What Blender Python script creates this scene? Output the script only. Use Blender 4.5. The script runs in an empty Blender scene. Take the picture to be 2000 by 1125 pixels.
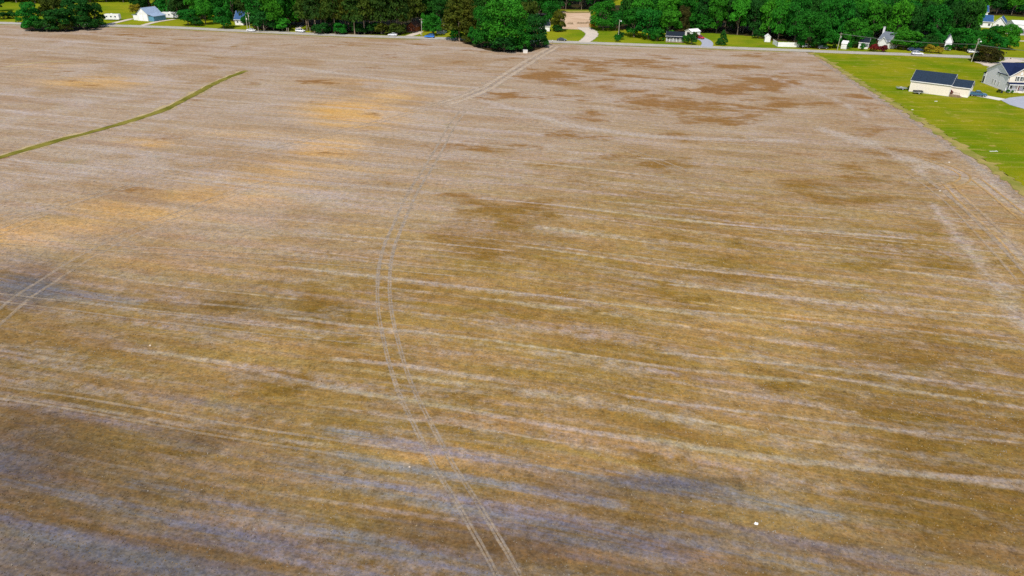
import bpy, math, random
import numpy as np
from mathutils import Matrix, Vector, Quaternion

# ------------------------------------------------------------------ camera
S = bpy.context.scene
H, PITCH, ROLL, F = 52.0, math.radians(27.0), math.radians(1.0), 1400.0
fw = Vector((0, math.cos(PITCH), -math.sin(PITCH)))
r0 = Vector((1, 0, 0)); u0 = r0.cross(fw)
cr = r0 * math.cos(ROLL) + u0 * math.sin(ROLL)
cu = u0 * math.cos(ROLL) - r0 * math.sin(ROLL)
cam_d = bpy.data.cameras.new('camera')
cam = bpy.data.objects.new('camera', cam_d); S.collection.objects.link(cam); S.camera = cam
cam_d.sensor_width = 36.0; cam_d.lens = F / 2000.0 * 36.0
cam_d.clip_start = 0.5; cam_d.clip_end = 9000
CAMP = Vector((0, 0, H))
M3 = Matrix((cr, cu, -fw)).transposed()
cam.matrix_world = Matrix.Translation(CAMP) @ M3.to_4x4()

# ------------------------------------------------------------------ light
SUN_EL, SUN_AZ = math.radians(52), math.radians(196)      # azimuth the sun stands at, from +Y clockwise
w = bpy.data.worlds.new('World'); S.world = w; w.use_nodes = True
wn = w.node_tree.nodes; wl = w.node_tree.links
bg = wn['Background']; sky = wn.new('ShaderNodeTexSky'); sky.sky_type = 'NISHITA'; sky.sun_disc = False
sky.sun_elevation = SUN_EL; sky.sun_rotation = SUN_AZ
wl.new(sky.outputs[0], bg.inputs[0]); bg.inputs[1].default_value = 0.12
sd = bpy.data.lights.new('sun', 'SUN'); sd.energy = 3.6; sd.angle = math.radians(0.6); sd.color = (1, 0.95, 0.87)
sun = bpy.data.objects.new('sun', sd); S.collection.objects.link(sun)
to_sun = Vector((math.sin(SUN_AZ) * math.cos(SUN_EL), math.cos(SUN_AZ) * math.cos(SUN_EL), math.sin(SUN_EL)))
sun.rotation_euler = to_sun.to_track_quat('Z', 'Y').to_euler()
S.view_settings.view_transform = 'Standard'; S.view_settings.look = 'None'
S.view_settings.exposure = 0.18; S.view_settings.gamma = 1.0
try: S.view_settings.use_curve_mapping = False
except Exception: pass
S.cycles.max_bounces = 6; S.cycles.transparent_max_bounces = 24; S.cycles.use_denoising = False

rng = np.random.default_rng(7); random.seed(7)
C = S.collection

def G(px, py, z=0.0):
    """point of the place (height z) that is seen at a point of the photograph"""
    d = cr * ((px - 1000) / F) - cu * ((py - 562.5) / F) + fw
    t = (z - H) / d.z
    return Vector((d.x * t, d.y * t, z))
def mpp(px, py):
    p = G(px, py) - CAMP
    return p.dot(fw) / F
def hm(px, py, hpx):
    p = G(px, py) - CAMP
    return hpx * p.dot(fw) / F / math.cos(math.asin(min(1, H / p.length)))

# ------------------------------------------------------------------ materials
class N:
    def __init__(s, name):
        s.m = bpy.data.materials.new(name); s.m.use_nodes = True
        s.t = s.m.node_tree; s.n = s.t.nodes; s.b = s.n['Principled BSDF']; s.out = s.n['Material Output']
    def new(s, ty, **k):
        x = s.n.new(ty)
        for a, v in k.items(): setattr(x, a, v)
        return x
    def set(s, sock, v):
        if isinstance(v, bpy.types.NodeSocket): s.t.links.new(v, sock)
        else:
            if hasattr(sock.default_value, '__len__') and not hasattr(v, '__len__'): v = (v,) * len(sock.default_value)
            if hasattr(sock.default_value, '__len__') and len(sock.default_value) == 4 and len(v) == 3: v = (*v, 1)
            sock.default_value = v
    def math(s, op, a, b=0.0, c=0.0, clamp=False):
        x = s.new('ShaderNodeMath', operation=op, use_clamp=clamp)
        s.set(x.inputs[0], a); s.set(x.inputs[1], b); s.set(x.inputs[2], c); return x.outputs[0]
    def mix(s, f, a, b, bt='MIX'):
        x = s.new('ShaderNodeMix', data_type='RGBA', blend_type=bt)
        s.set(x.inputs[0], f); s.set(x.inputs[6], a); s.set(x.inputs[7], b); return x.outputs[2]
    def noise(s, vec, scale=1.0, detail=3.0, rough=0.5):
        x = s.new('ShaderNodeTexNoise'); s.set(x.inputs['Vector'], vec); s.set(x.inputs['Scale'], scale)
        s.set(x.inputs['Detail'], detail); s.set(x.inputs['Roughness'], rough); return x.outputs[0]
    def comb(s, x_, y_, z_=0.0):
        x = s.new('ShaderNodeCombineXYZ'); s.set(x.inputs[0], x_); s.set(x.inputs[1], y_); s.set(x.inputs[2], z_); return x.outputs[0]
    def ss(s, v, lo, hi):
        x = s.new('ShaderNodeMapRange', interpolation_type='SMOOTHSTEP')
        s.set(x.inputs[0], v); s.set(x.inputs[1], lo); s.set(x.inputs[2], hi); return x.outputs[0]
    def pos(s):
        return s.new('ShaderNodeNewGeometry').outputs['Position']
    def bump(s, h, dist, strength=1.0):
        x = s.new('ShaderNodeBump'); s.set(x.inputs['Height'], h); x.inputs['Distance'].default_value = dist
        x.inputs['Strength'].default_value = strength; s.t.links.new(x.outputs[0], s.b.inputs['Normal'])

def simple(name, col, rough=0.7, var=0.12, scale=1.5, metal=0.0, spec=0.4):
    n = N(name); p = n.pos()
    f = n.noise(p, scale, 4)
    dark = tuple(c * (1 - var) for c in col); lite = tuple(min(1, c * (1 + var)) for c in col)
    n.set(n.b.inputs['Base Color'], n.mix(n.ss(f, 0.3, 0.7), dark, lite))
    n.b.inputs['Roughness'].default_value = rough; n.b.inputs['Metallic'].default_value = metal
    n.b.inputs['Specular IOR Level'].default_value = spec
    return n.m

# direction of the drilled rows
rd = (G(-5200, 30) - G(-1500, 30)).normalized()
_d = cr * ((-5200 - 1000) / F) - cu * ((-262 - 562.5) / F) + fw
ROWA = math.atan2(-_d.y, -_d.x)              # rows run from far left to near right
ca, sa = math.cos(ROWA), math.sin(ROWA)

def field_material(name='stubble_field', over=None, amount=0.7, cover=0.8, rag=4.0, soft=0.3, rimk=0.8):
    n = N(name)
    sp = n.new('ShaderNodeSeparateXYZ'); n.set(sp.inputs[0], n.pos())
    x, y = sp.outputs[0], sp.outputs[1]
    u = n.math('ADD', n.math('MULTIPLY', x, ca), n.math('MULTIPLY', y, sa))     # along the rows
    v0 = n.math('SUBTRACT', n.math('MULTIPLY', y, ca), n.math('MULTIPLY', x, sa))
    P = n.comb(x, y)
    warp = n.noise(n.comb(n.math('MULTIPLY', u, 0.010), n.math('MULTIPLY', v0, 0.006)), 1.0, 1)
    v = n.math('ADD', v0, n.math('MULTIPLY', warp, 9.0))
    def st(su, sv, det=3, off=0.0, rough=0.55):
        return n.noise(n.comb(n.math('MULTIPLY', u, su), n.math('MULTIPLY', v, sv), off), 1.0, det, rough)
    def at(name):
        a = n.new('ShaderNodeAttribute', attribute_name=name); return a.outputs['Fac']
    grain = n.noise(P, 3.0, 4, 0.7); grain2 = n.noise(P, 0.85, 3, 0.65)
    grain3 = st(0.7, 2.2, 2, 5.0)
    blotch = n.noise(P, 0.045, 5, 0.62); blotch2 = n.noise(n.comb(n.math('MULTIPLY', u, 0.05), n.math('MULTIPLY', v, 0.16), 3.0), 1.0, 5, 0.65)
    # base: brown weedy stubble
    col = n.mix(n.ss(blotch, 0.35, 0.66), (0.225, 0.134, 0.030), (0.335, 0.218, 0.080))
    col = n.mix(n.math('MULTIPLY', n.ss(blotch2, 0.4, 0.68), 0.6), col, (0.245, 0.158, 0.042))
    # pale lilac grey residue in long streaks
    pale = (0.385, 0.315, 0.262)
    up = at('upper')
    col = n.mix(n.math('MULTIPLY', up, 0.80), col, n.mix(n.ss(blotch2, 0.3, 0.7), (0.325, 0.230, 0.150), (0.40, 0.318, 0.245)))
    s1 = st(0.018, 0.42, 4, 1.0)
    s2 = st(0.035, 1.1, 3, 2.0)
    s3 = st(0.006, 0.10, 3, 8.0)
    sm = n.ss(n.math('ADD', n.math('MULTIPLY', s1, 0.6), n.math('ADD', n.math('MULTIPLY', s2, 0.22), n.math('MULTIPLY', blotch2, 0.25))), 0.50, 0.66)
    m4 = n.noise(n.comb(x, y, 140.0), 0.5, 5, 0.75)
    sm = n.math('MULTIPLY', sm, n.ss(m4, 0.36, 0.60))
    col = n.mix(n.math('MULTIPLY', sm, 0.72), col, pale)
    # one thin pale line per drill pass
    fr = n.math('FRACT', n.math('ADD', n.math('DIVIDE', v, 7.6), n.math('MULTIPLY', s3, 1.2)))
    dl = n.math('ABSOLUTE', n.math('SUBTRACT', fr, 0.5))
    wid = n.math('MULTIPLY', n.noise(n.comb(n.math('MULTIPLY', u, 0.03), n.math('MULTIPLY', v, 0.12), 9.0), 1.0, 3), 0.13)
    line = n.math('SUBTRACT', 1.0, n.ss(dl, n.math('MULTIPLY', wid, 0.25), wid))
    brk = n.ss(st(0.013, 0.14, 4, 11.0, 0.6), 0.42, 0.58)
    line = n.math('MULTIPLY', line, n.math('MULTIPLY', brk, n.ss(n.math('ADD', grain2, n.math('MULTIPLY', grain3, 0.5)), 0.45, 0.85)))
    line = n.math('MULTIPLY', line, n.math('SUBTRACT', 1.0, n.math('MULTIPLY', at('dark_ground'), 0.9), clamp=True))
    col = n.mix(n.math('MULTIPLY', line, 0.55), col, (0.46, 0.40, 0.345))
    # darker brown lines beside them
    dk = n.ss(st(0.014, 0.75, 3, 17.0), 0.56, 0.72)
    col = n.mix(n.math('MULTIPLY', dk, 0.38), col, (0.22, 0.125, 0.055))
    # bare orange clay, drawn out along the rows
    cs = st(0.012, 0.20, 5, 51.0, 0.65)
    clm = n.math('MULTIPLY', at('clay'), n.ss(n.math('ADD', at('clay'), n.math('MULTIPLY', n.math('SUBTRACT', n.math('ADD', n.math('MULTIPLY', cs, .75), n.math('MULTIPLY', s2, .25)), 0.5), 3.4)), 0.0, 0.8))
    col = n.mix(n.math('MULTIPLY', clm, 1.2, clamp=True), col, n.mix(n.ss(blotch2, .35, .65), (0.50, 0.285, 0.085), (0.52, 0.33, 0.14)))
    iso = n.noise(P, 0.022, 4, 0.55); iso2 = n.noise(n.comb(x, y, 90.0), 0.05, 4, 0.6)
    col = n.mix(n.math('MULTIPLY', n.math('MULTIPLY', n.ss(iso, 0.5, 0.62), up), 0.6), col, (0.29, 0.18, 0.085))
    col = n.mix(n.math('MULTIPLY', n.math('MULTIPLY', n.ss(iso2, 0.52, 0.66), up), 0.5), col, (0.40, 0.33, 0.275))
    us_ = st(0.006, 0.16, 4, 171.0, 0.7)
    col = n.mix(n.math('MULTIPLY', n.math('MULTIPLY', n.ss(us_, 0.52, 0.66), up), 0.5), col, (0.42, 0.36, 0.32))
    col = n.mix(n.math('MULTIPLY', n.math('MULTIPLY', n.ss(us_, 0.47, 0.34), up), 0.5), col, (0.275, 0.175, 0.105))
    # rust-brown weeds
    bn = n.noise(n.comb(n.math('MULTIPLY', x, 0.6), y, 7.0), 0.085, 6, 0.68)
    br = n.ss(n.math('ADD', at('brown'), n.math('MULTIPLY', n.math('SUBTRACT', n.math('ADD', n.math('MULTIPLY', bn, .85), n.math('MULTIPLY', s1, 0.15)), 0.5), 4.4)), 0.38, 0.88)
    col = n.mix(n.math('MULTIPLY', br, 0.95, clamp=True), col, n.mix(up, (0.205, 0.122, 0.022), (0.235, 0.118, 0.036)))
    # blue grey straw ash
    an = st(0.012, 0.30, 4, 31.0)
    ah = n.ss(n.math('ADD', at('ash'), n.math('MULTIPLY', n.math('SUBTRACT', n.math('ADD', n.math('MULTIPLY', an, .8), n.math('MULTIPLY', s2, 0.2)), 0.5), 2.6)), 0.35, 0.85)
    ah = n.math('MULTIPLY', ah, n.ss(at('ash'), 0.0, 0.35))
    col = n.mix(n.math('MULTIPLY', ah, 0.78), col, (0.20, 0.190, 0.200))
    bn1 = n.ss(n.math('ADD', n.math('MULTIPLY', at('ashb'), 1.1), n.math('MULTIPLY', n.math('SUBTRACT', n.math('ADD', n.math('MULTIPLY', an, .4), n.math('MULTIPLY', grain2, 0.6)), 0.5), 1.6)), 0.25, 1.05)
    col = n.mix(n.math('MULTIPLY', n.math('MULTIPLY', bn1, n.ss(st(0.03, 0.8, 4, 191.0, 0.7), 0.36, 0.6)), 0.82), col, (0.235, 0.235, 0.262))
    pb1 = n.ss(n.math('ADD', n.math('MULTIPLY', at('paleb'), 1.1), n.math('MULTIPLY', n.math('SUBTRACT', n.math('ADD', n.math('MULTIPLY', s3, .5), n.math('MULTIPLY', grain2, 0.5)), 0.5), 1.8)), 0.30, 1.1)
    col = n.mix(n.math('MULTIPLY', pb1, 0.56), col, (0.425, 0.375, 0.315))
    hb1 = n.ss(n.math('ADD', at('headb'), n.math('MULTIPLY', n.math('SUBTRACT', n.math('ADD', n.math('MULTIPLY', blotch, .6), n.math('MULTIPLY', grain2, 0.4)), 0.5), 2.2)), 0.2, 1.2)
    col = n.mix(n.math('MULTIPLY', hb1, 0.68), col, (0.42, 0.365, 0.315))
    # rosy and yellowish tufts a few metres across
    h1 = n.noise(n.comb(n.math('MULTIPLY', u, 0.045), n.math('MULTIPLY', v, 0.30), 61.0), 1.0, 4, 0.65)
    h2 = n.noise(n.comb(n.math('MULTIPLY', u, 0.055), n.math('MULTIPLY', v, 0.50), 71.0), 1.0, 4, 0.65)
    tw = n.mix(n.ss(h1, 0.35, 0.65), (1.03, 0.95, 1.02), (1.0, 1.01, 0.76))
    near = n.math('SUBTRACT', 1.0, n.math('MULTIPLY', up, 0.75))
    col = n.mix(n.math('MULTIPLY', near, 0.8), col, tw, 'MULTIPLY')
    col = n.mix(n.math('MULTIPLY', n.math('MULTIPLY', n.ss(h2, 0.50, 0.72), 0.40), near), col, pale)
    col = n.mix(n.math('MULTIPLY', n.math('MULTIPLY', n.ss(h2, 0.46, 0.28), 0.35), near), col, (0.21, 0.118, 0.035))
    h3 = n.noise(n.comb(n.math('MULTIPLY', u, 0.11), n.math('MULTIPLY', v, 0.26), 131.0), 1.0, 5, 0.7)
    col = n.mix(n.math('MULTIPLY', n.math('MULTIPLY', n.ss(h3, 0.52, 0.66), 0.38), near), col, (0.36, 0.30, 0.235))
    col = n.mix(n.math('MULTIPLY', n.math('MULTIPLY', n.ss(h3, 0.46, 0.34), 0.45), near), col, (0.20, 0.118, 0.028))
    # green flush
    gn = n.math('MULTIPLY', n.ss(n.noise(P, 0.12, 4), 0.60, 0.78), 0.18)
    col = n.mix(gn, col, (0.17, 0.19, 0.035))
    # darker, slightly bluish tone in soft blobs, mostly in the near field
    col = n.mix(n.math('MULTIPLY', at('dark_ground'), 0.95), col, n.mix(1.0, n.mix(0.25, col, (0.26, 0.23, 0.235)), (0.36, 0.345, 0.40), 'MULTIPLY'))
    if over: col = n.mix(amount, col, over)
    m5 = n.noise(n.comb(x, y, 150.0), 0.75, 4, 0.75)
    col = n.mix(n.math('MULTIPLY', n.math('MULTIPLY', n.ss(m5, 0.50, 0.68), 0.35), near), col, n.mix(1.0, col, (1.55, 1.5, 1.5), 'MULTIPLY'))
    col = n.mix(n.math('MULTIPLY', n.math('MULTIPLY', n.ss(m5, 0.48, 0.34), 0.5), near), col, n.mix(1.0, col, (0.58, 0.55, 0.52), 'MULTIPLY'))
    # tuft grain
    g = n.math('ADD', n.math('MULTIPLY', n.math('SUBTRACT', grain, 0.5), 1.6), n.math('MULTIPLY', n.math('SUBTRACT', grain2, 0.5), 0.9))
    g = n.math('ADD', 1.0, n.math('ADD', g, n.math('MULTIPLY', n.math('SUBTRACT', grain3, 0.5), 0.5)))
    gc = n.new('ShaderNodeVectorMath', operation='SCALE'); n.set(gc.inputs[0], col); n.set(gc.inputs['Scale'], n.math('MAXIMUM', g, 0.25))
    hue = n.noise(n.comb(x, y, 40.0), 1.6, 3, 0.6)
    col = n.mix(0.45, gc.outputs[0], n.mix(n.ss(hue, 0.35, 0.65), (0.82, 0.92, 1.22), (1.16, 1.0, 0.72)), 'MULTIPLY')
    n.set(n.b.inputs['Base Color'], col)
    n.b.inputs['Roughness'].default_value = 1.0; n.b.inputs['Specular IOR Level'].default_value = 0.05
    hgt = n.math('ADD', grain, n.math('ADD', n.math('MULTIPLY', s2, 0.8), n.math('MULTIPLY', grain2, 0.8)))
    n.bump(hgt, 0.10, 0.5)
    if over:
        rim = n.new('ShaderNodeAttribute', attribute_name='rim').outputs['Fac']
        a1 = st(0.05, 0.35, 4, 101.0, 0.65); a2 = n.noise(P, 1.1, 4, 0.75)
        nz = n.math('ADD', n.math('MULTIPLY', a1, 0.55), n.math('MULTIPLY', a2, 0.45))
        al = n.ss(n.math('ADD', n.math('MULTIPLY', rim, rimk), n.math('MULTIPLY', n.math('SUBTRACT', nz, 0.5), rag)), 0.5 - soft, 0.5 + soft)
        n.set(n.b.inputs['Alpha'], n.math('MULTIPLY', al, cover))
    return n.m

def grass_material(name, a, b, c, yellow=0.25, scale=1.0):
    n = N(name); p = n.pos()
    big = n.noise(p, 0.035 * scale, 5, 0.6); mid = n.noise(p, 0.22 * scale, 4, 0.65); fine = n.noise(p, 2.6, 3, 0.7)
    sp = n.new('ShaderNodeSeparateXYZ'); n.set(sp.inputs[0], p)
    mow = n.noise(n.comb(n.math('MULTIPLY', sp.outputs[0], 0.03), n.math('MULTIPLY', sp.outputs[1], 0.5)), 1.0, 3)
    col = n.mix(n.ss(big, 0.34, 0.64), a, b)
    col = n.mix(n.math('MULTIPLY', n.ss(mid, 0.55, 0.75), yellow), col, c)
    col = n.mix(n.math('MULTIPLY', n.ss(mow, 0.5, 0.7), 0.28), col, c)
    g = n.math('ADD', 1.0, n.math('MULTIPLY', n.math('SUBTRACT', fine, 0.5), 1.1))
    gc = n.new('ShaderNodeVectorMath', operation='SCALE'); n.set(gc.inputs[0], col); n.set(gc.inputs['Scale'], g)
    n.set(n.b.inputs['Base Color'], gc.outputs[0]); n.b.inputs['Roughness'].default_value = 1; n.b.inputs['Specular IOR Level'].default_value = 0.0
    n.bump(n.math('ADD', fine, n.math('MULTIPLY', mid, 1.5)), 0.2, 0.7)
    return n.m

def soft_ground(name, col, col2, edge=0.5, grain=1.0, density=1.0, stretch=None):
    """worn ground whose rim breaks up into what lies under it; the 'rim' attribute is 0 at the edges and 1 inside"""
    n = N(name); p = n.pos()
    a = n.noise(p, 1.2 * grain, 4, 0.7); b = n.noise(p, 0.18 * grain, 4, 0.6); c = n.noise(p, 4.0, 3, 0.7)
    colr = n.mix(n.ss(b, 0.35, 0.65), col, col2)
    g = n.math('ADD', 1.0, n.math('MULTIPLY', n.math('SUBTRACT', c, 0.5), 1.0))
    gc = n.new('ShaderNodeVectorMath', operation='SCALE'); n.set(gc.inputs[0], colr); n.set(gc.inputs['Scale'], g)
    n.set(n.b.inputs['Base Color'], gc.outputs[0]); n.b.inputs['Roughness'].default_value = 1; n.b.inputs['Specular IOR Level'].default_value = 0.1
    rim = n.new('ShaderNodeAttribute', attribute_name='rim').outputs['Fac']
    al = n.ss(n.math('ADD', n.math('MULTIPLY', rim, 1.3), n.math('MULTIPLY', n.math('SUBTRACT', n.math('ADD', n.math('MULTIPLY', a, .6), n.math('MULTIPLY', b, .4)), 0.5), 2.4)), 0.5 - edge * 0.4, 0.5 + edge * 0.4)
    al = n.math('MULTIPLY', al, density)
    n.set(n.b.inputs['Alpha'], al)
    return n.m

def leaf_material(name, a, b, trans=0.3, var=0.35):
    n = N(name)
    geo = n.new('ShaderNodeNewGeometry'); oi = n.new('ShaderNodeObjectInfo'); tc = n.new('ShaderNodeTexCoord')
    f = n.noise(geo.outputs['Position'], 0.32, 3, 0.6)
    lf = n.new('ShaderNodeAttribute', attribute_name='leafvar').outputs['Fac']
    k = n.math('ADD', n.math('MULTIPLY', n.ss(f, 0.3, 0.7), 0.55), n.math('MULTIPLY', lf, 0.45))
    col = n.mix(k, a, b)
    rv = n.math('ADD', 1 - var / 2, n.math('MULTIPLY', oi.outputs['Random'], var))
    gc = n.new('ShaderNodeVectorMath', operation='SCALE'); n.set(gc.inputs[0], col); n.set(gc.inputs['Scale'], rv)
    tint = n.mix(n.math('MULTIPLY', n.math('FRACT', n.math('MULTIPLY', oi.outputs['Random'], 17.3)), 0.8), gc.outputs[0], n.mix(1.0, gc.outputs[0], (1.7, 1.02, 0.55), 'MULTIPLY'))
    n.set(n.b.inputs['Base Color'], tint); n.b.inputs['Roughness'].default_value = 0.75; n.b.inputs['Specular IOR Level'].default_value = 0.15
    tr = n.new('ShaderNodeBsdfTranslucent'); n.set(tr.inputs[0], tint)
    mx = n.new('ShaderNodeMixShader'); mx.inputs[0].default_value = trans
    n.t.links.new(n.b.outputs[0], mx.inputs[1]); n.t.links.new(tr.outputs[0], mx.inputs[2]); n.t.links.new(mx.outputs[0], n.out.inputs[0])
    return n.m

MAT = {}
MAT['field'] = field_material()
MAT['lawn'] = grass_material('lawn_grass', (0.115, 0.180, 0.004), (0.235, 0.225, 0.008), (0.38, 0.285, 0.07), 0.95)
MAT['farlawn'] = grass_material('far_grass', (0.11, 0.185, 0.006), (0.23, 0.245, 0.010), (0.27, 0.18, 0.04), 0.55)
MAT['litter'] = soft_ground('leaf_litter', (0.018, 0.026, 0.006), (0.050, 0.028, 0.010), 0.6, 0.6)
MAT['road'] = simple('pale_asphalt', (0.40, 0.375, 0.34), 0.95, 0.10, 0.25, 0, 0.2)
MAT['shoulder'] = soft_ground('gravel_shoulder', (0.42, 0.33, 0.21), (0.30, 0.26, 0.12), 0.6, 0.6)
MAT['tallgrass'] = soft_ground('verge_grass', (0.20, 0.20, 0.03), (0.34, 0.26, 0.08), 0.7, 0.8)
MAT['dirt'] = soft_ground('sandy_dirt', (0.60, 0.43, 0.29), (0.50, 0.34, 0.21), 0.4, 0.5)
MAT['gravel'] = soft_ground('pale_gravel', (0.62, 0.52, 0.42), (0.52, 0.45, 0.38), 0.4, 0.8)
MAT['concrete'] = simple('pale_concrete', (0.66, 0.62, 0.56), 0.9, 0.06, 0.8)
MAT['asphalt'] = simple('blue_grey_asphalt', (0.36, 0.37, 0.42), 0.9, 0.06, 0.5)
MAT['rut'] = field_material('rut_stubble', (0.45, 0.365, 0.27), 1.0, .55, 2.4, .8, .9)
MAT['dirttrack'] = field_material('dirt_track_stubble', (0.54, 0.43, 0.31), 1.0, .75, 2.6, .5, .8)
MAT['rutfaint'] = field_material('faint_rut_stubble', (0.47, 0.375, 0.27), 1.0, .5, 2.8, .7, .75)
MAT['rutclay'] = field_material('clay_rut_stubble', (0.53, 0.34, 0.14), .8, .8, 2.6, .6, .9)
MAT['palesoil'] = field_material('palesoil_stubble', (0.43, 0.375, 0.33), 0.75, 0.75, 4.5, 0.45, 0.5)
MAT['ashband'] = field_material('ashband_stubble', (0.205, 0.195, 0.235), 0.78, 0.85, 4.5, 0.45, 0.62)
MAT['paleband'] = field_material('paleband_stubble', (0.44, 0.39, 0.35), 0.8, 0.85, 4.5, 0.4, 0.58)
MAT['ditch'] = soft_ground('ditch_grass', (0.125, 0.118, 0.010), (0.22, 0.185, 0.03), 0.9, 0.9)
MAT['ditchrim'] = soft_ground('ditch_sand', (0.55, 0.42, 0.22), (0.42, 0.32, 0.16), 0.9, 0.6, 0.8)
MAT['white'] = simple('white_paint', (0.80, 0.79, 0.77), 0.55, 0.05)
MAT['cream'] = simple('cream_siding', (0.80, 0.72, 0.60), 0.6, 0.04)
MAT['tan'] = simple('tan_shakes', (0.62, 0.50, 0.38), 0.7, 0.06)
MAT['greyside'] = simple('light_grey_siding', (0.90, 0.86, 0.90), 0.6, 0.03)
MAT['bluegrey'] = simple('blue_grey_siding', (0.30, 0.38, 0.45), 0.6, 0.06)
MAT['slate'] = simple('slate_blue_shingles', (0.020, 0.034, 0.056), 0.9, 0.22, 2.5, 0, 0.12)
MAT['navy'] = simple('navy_shingles', (0.010, 0.018, 0.058), 0.9, 0.25, 2.5, 0, 0.12)
MAT['blueroof'] = simple('blue_metal_roof', (0.018, 0.075, 0.19), 0.6, 0.1, 1.0)
MAT['tin'] = simple('pale_tin_roof', (0.42, 0.52, 0.66), 0.35, 0.08, 1.0, 0.3)
MAT['bluewall'] = simple('blue_metal_wall', (0.10, 0.27, 0.38), 0.5, 0.08)
MAT['darkroof'] = simple('charcoal_shingles', (0.015, 0.022, 0.032), 0.9, 0.2, 2, 0, .1)
MAT['greyroof'] = simple('grey_shingles', (0.14, 0.16, 0.19), 0.8, 0.2, 2)
MAT['log'] = simple('red_log_wall', (0.30, 0.085, 0.030), 0.8, 0.25, 1.2)
MAT['logroof'] = simple('brown_roof', (0.10, 0.045, 0.028), 0.8, 0.2, 2)
MAT['glass'] = simple('window_glass', (0.03, 0.045, 0.05), 0.08, 0.1, 1, 0, 0.6)
MAT['shutter'] = simple('dark_shutter', (0.03, 0.035, 0.04), 0.6)
MAT['reddoor'] = simple('red_door', (0.34, 0.035, 0.035), 0.5)
MAT['wood'] = simple('weathered_wood', (0.24, 0.17, 0.10), 0.9, 0.2)
MAT['polewood'] = simple('pole_wood', (0.42, 0.40, 0.30), 0.9, 0.15)
MAT['metal'] = simple('galvanised_metal', (0.45, 0.46, 0.47), 0.45, 0.1, 2, 0.6)
MAT['wire'] = simple('wire', (0.10, 0.12, 0.10), 0.6)
MAT['tyre'] = simple('tyre_rubber', (0.015, 0.015, 0.016), 0.85)
MAT['rim'] = simple('wheel_rim', (0.55, 0.56, 0.58), 0.35, 0.05, 3, 0.5)
MAT['lampglass'] = simple('lamp_glass', (0.75, 0.75, 0.72), 0.2)
MAT['taillight'] = simple('tail_light', (0.35, 0.01, 0.01), 0.3)
MAT['black'] = simple('black_plastic', (0.02, 0.02, 0.022), 0.5)
MAT['bark'] = simple('bark', (0.15, 0.115, 0.08), 0.95, 0.3, 2.5)
MAT['palebark'] = simple('pale_bark', (0.46, 0.38, 0.28), 0.95, 0.2, 2.5)
MAT['bluepaint'] = simple('dark_blue_paint', (0.03, 0.075, 0.14), 0.3)
def paint(name, col):
    n = N(name); n.b.inputs['Base Color'].default_value = (*col, 1)
    f = n.noise(n.pos(), 3.0, 3); n.set(n.b.inputs['Roughness'], n.math('ADD', 0.22, n.math('MULTIPLY', f, 0.15)))
    n.b.inputs['Coat Weight'].default_value = 0.6; return n.m
MAT['p_white'] = paint('white_car_paint', (0.82, 0.82, 0.83)); MAT['p_blue'] = paint('bright_blue_car_paint', (0.015, 0.17, 0.60))
MAT['p_dark'] = paint('dark_car_paint', (0.03, 0.035, 0.05)); MAT['p_red'] = paint('red_car_paint', (0.50, 0.01, 0.04))
MAT['p_teal'] = paint('blue_pickup_paint', (0.035, 0.12, 0.22)); MAT['p_navy'] = paint('navy_car_paint', (0.02, 0.05, 0.14))
LEAF = {
 'oak': leaf_material('emerald_leaves', (0.006, 0.080, 0.006), (0.020, 0.225, 0.018)),
 'lime': leaf_material('bright_green_leaves', (0.014, 0.125, 0.007), (0.050, 0.32, 0.016)),
 'dark': leaf_material('dark_leaves', (0.005, 0.052, 0.007), (0.022, 0.140, 0.016)),
 'pine': leaf_material('pine_needles', (0.008, 0.050, 0.007), (0.050, 0.125, 0.014)),
 'olive': leaf_material('olive_leaves', (0.025, 0.060, 0.005), (0.085, 0.13, 0.012)),
 'yellow': leaf_material('yellow_green_leaves', (0.20, 0.19, 0.012), (0.40, 0.36, 0.025)),
 'rust': leaf_material('dark_red_leaves', (0.012, 0.026, 0.004), (0.055, 0.060, 0.012), 0.2, 0.1),
 'redbush': leaf_material('purple_red_leaves', (0.06, 0.008, 0.012), (0.16, 0.02, 0.03), 0.2, 0.1),
}

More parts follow.
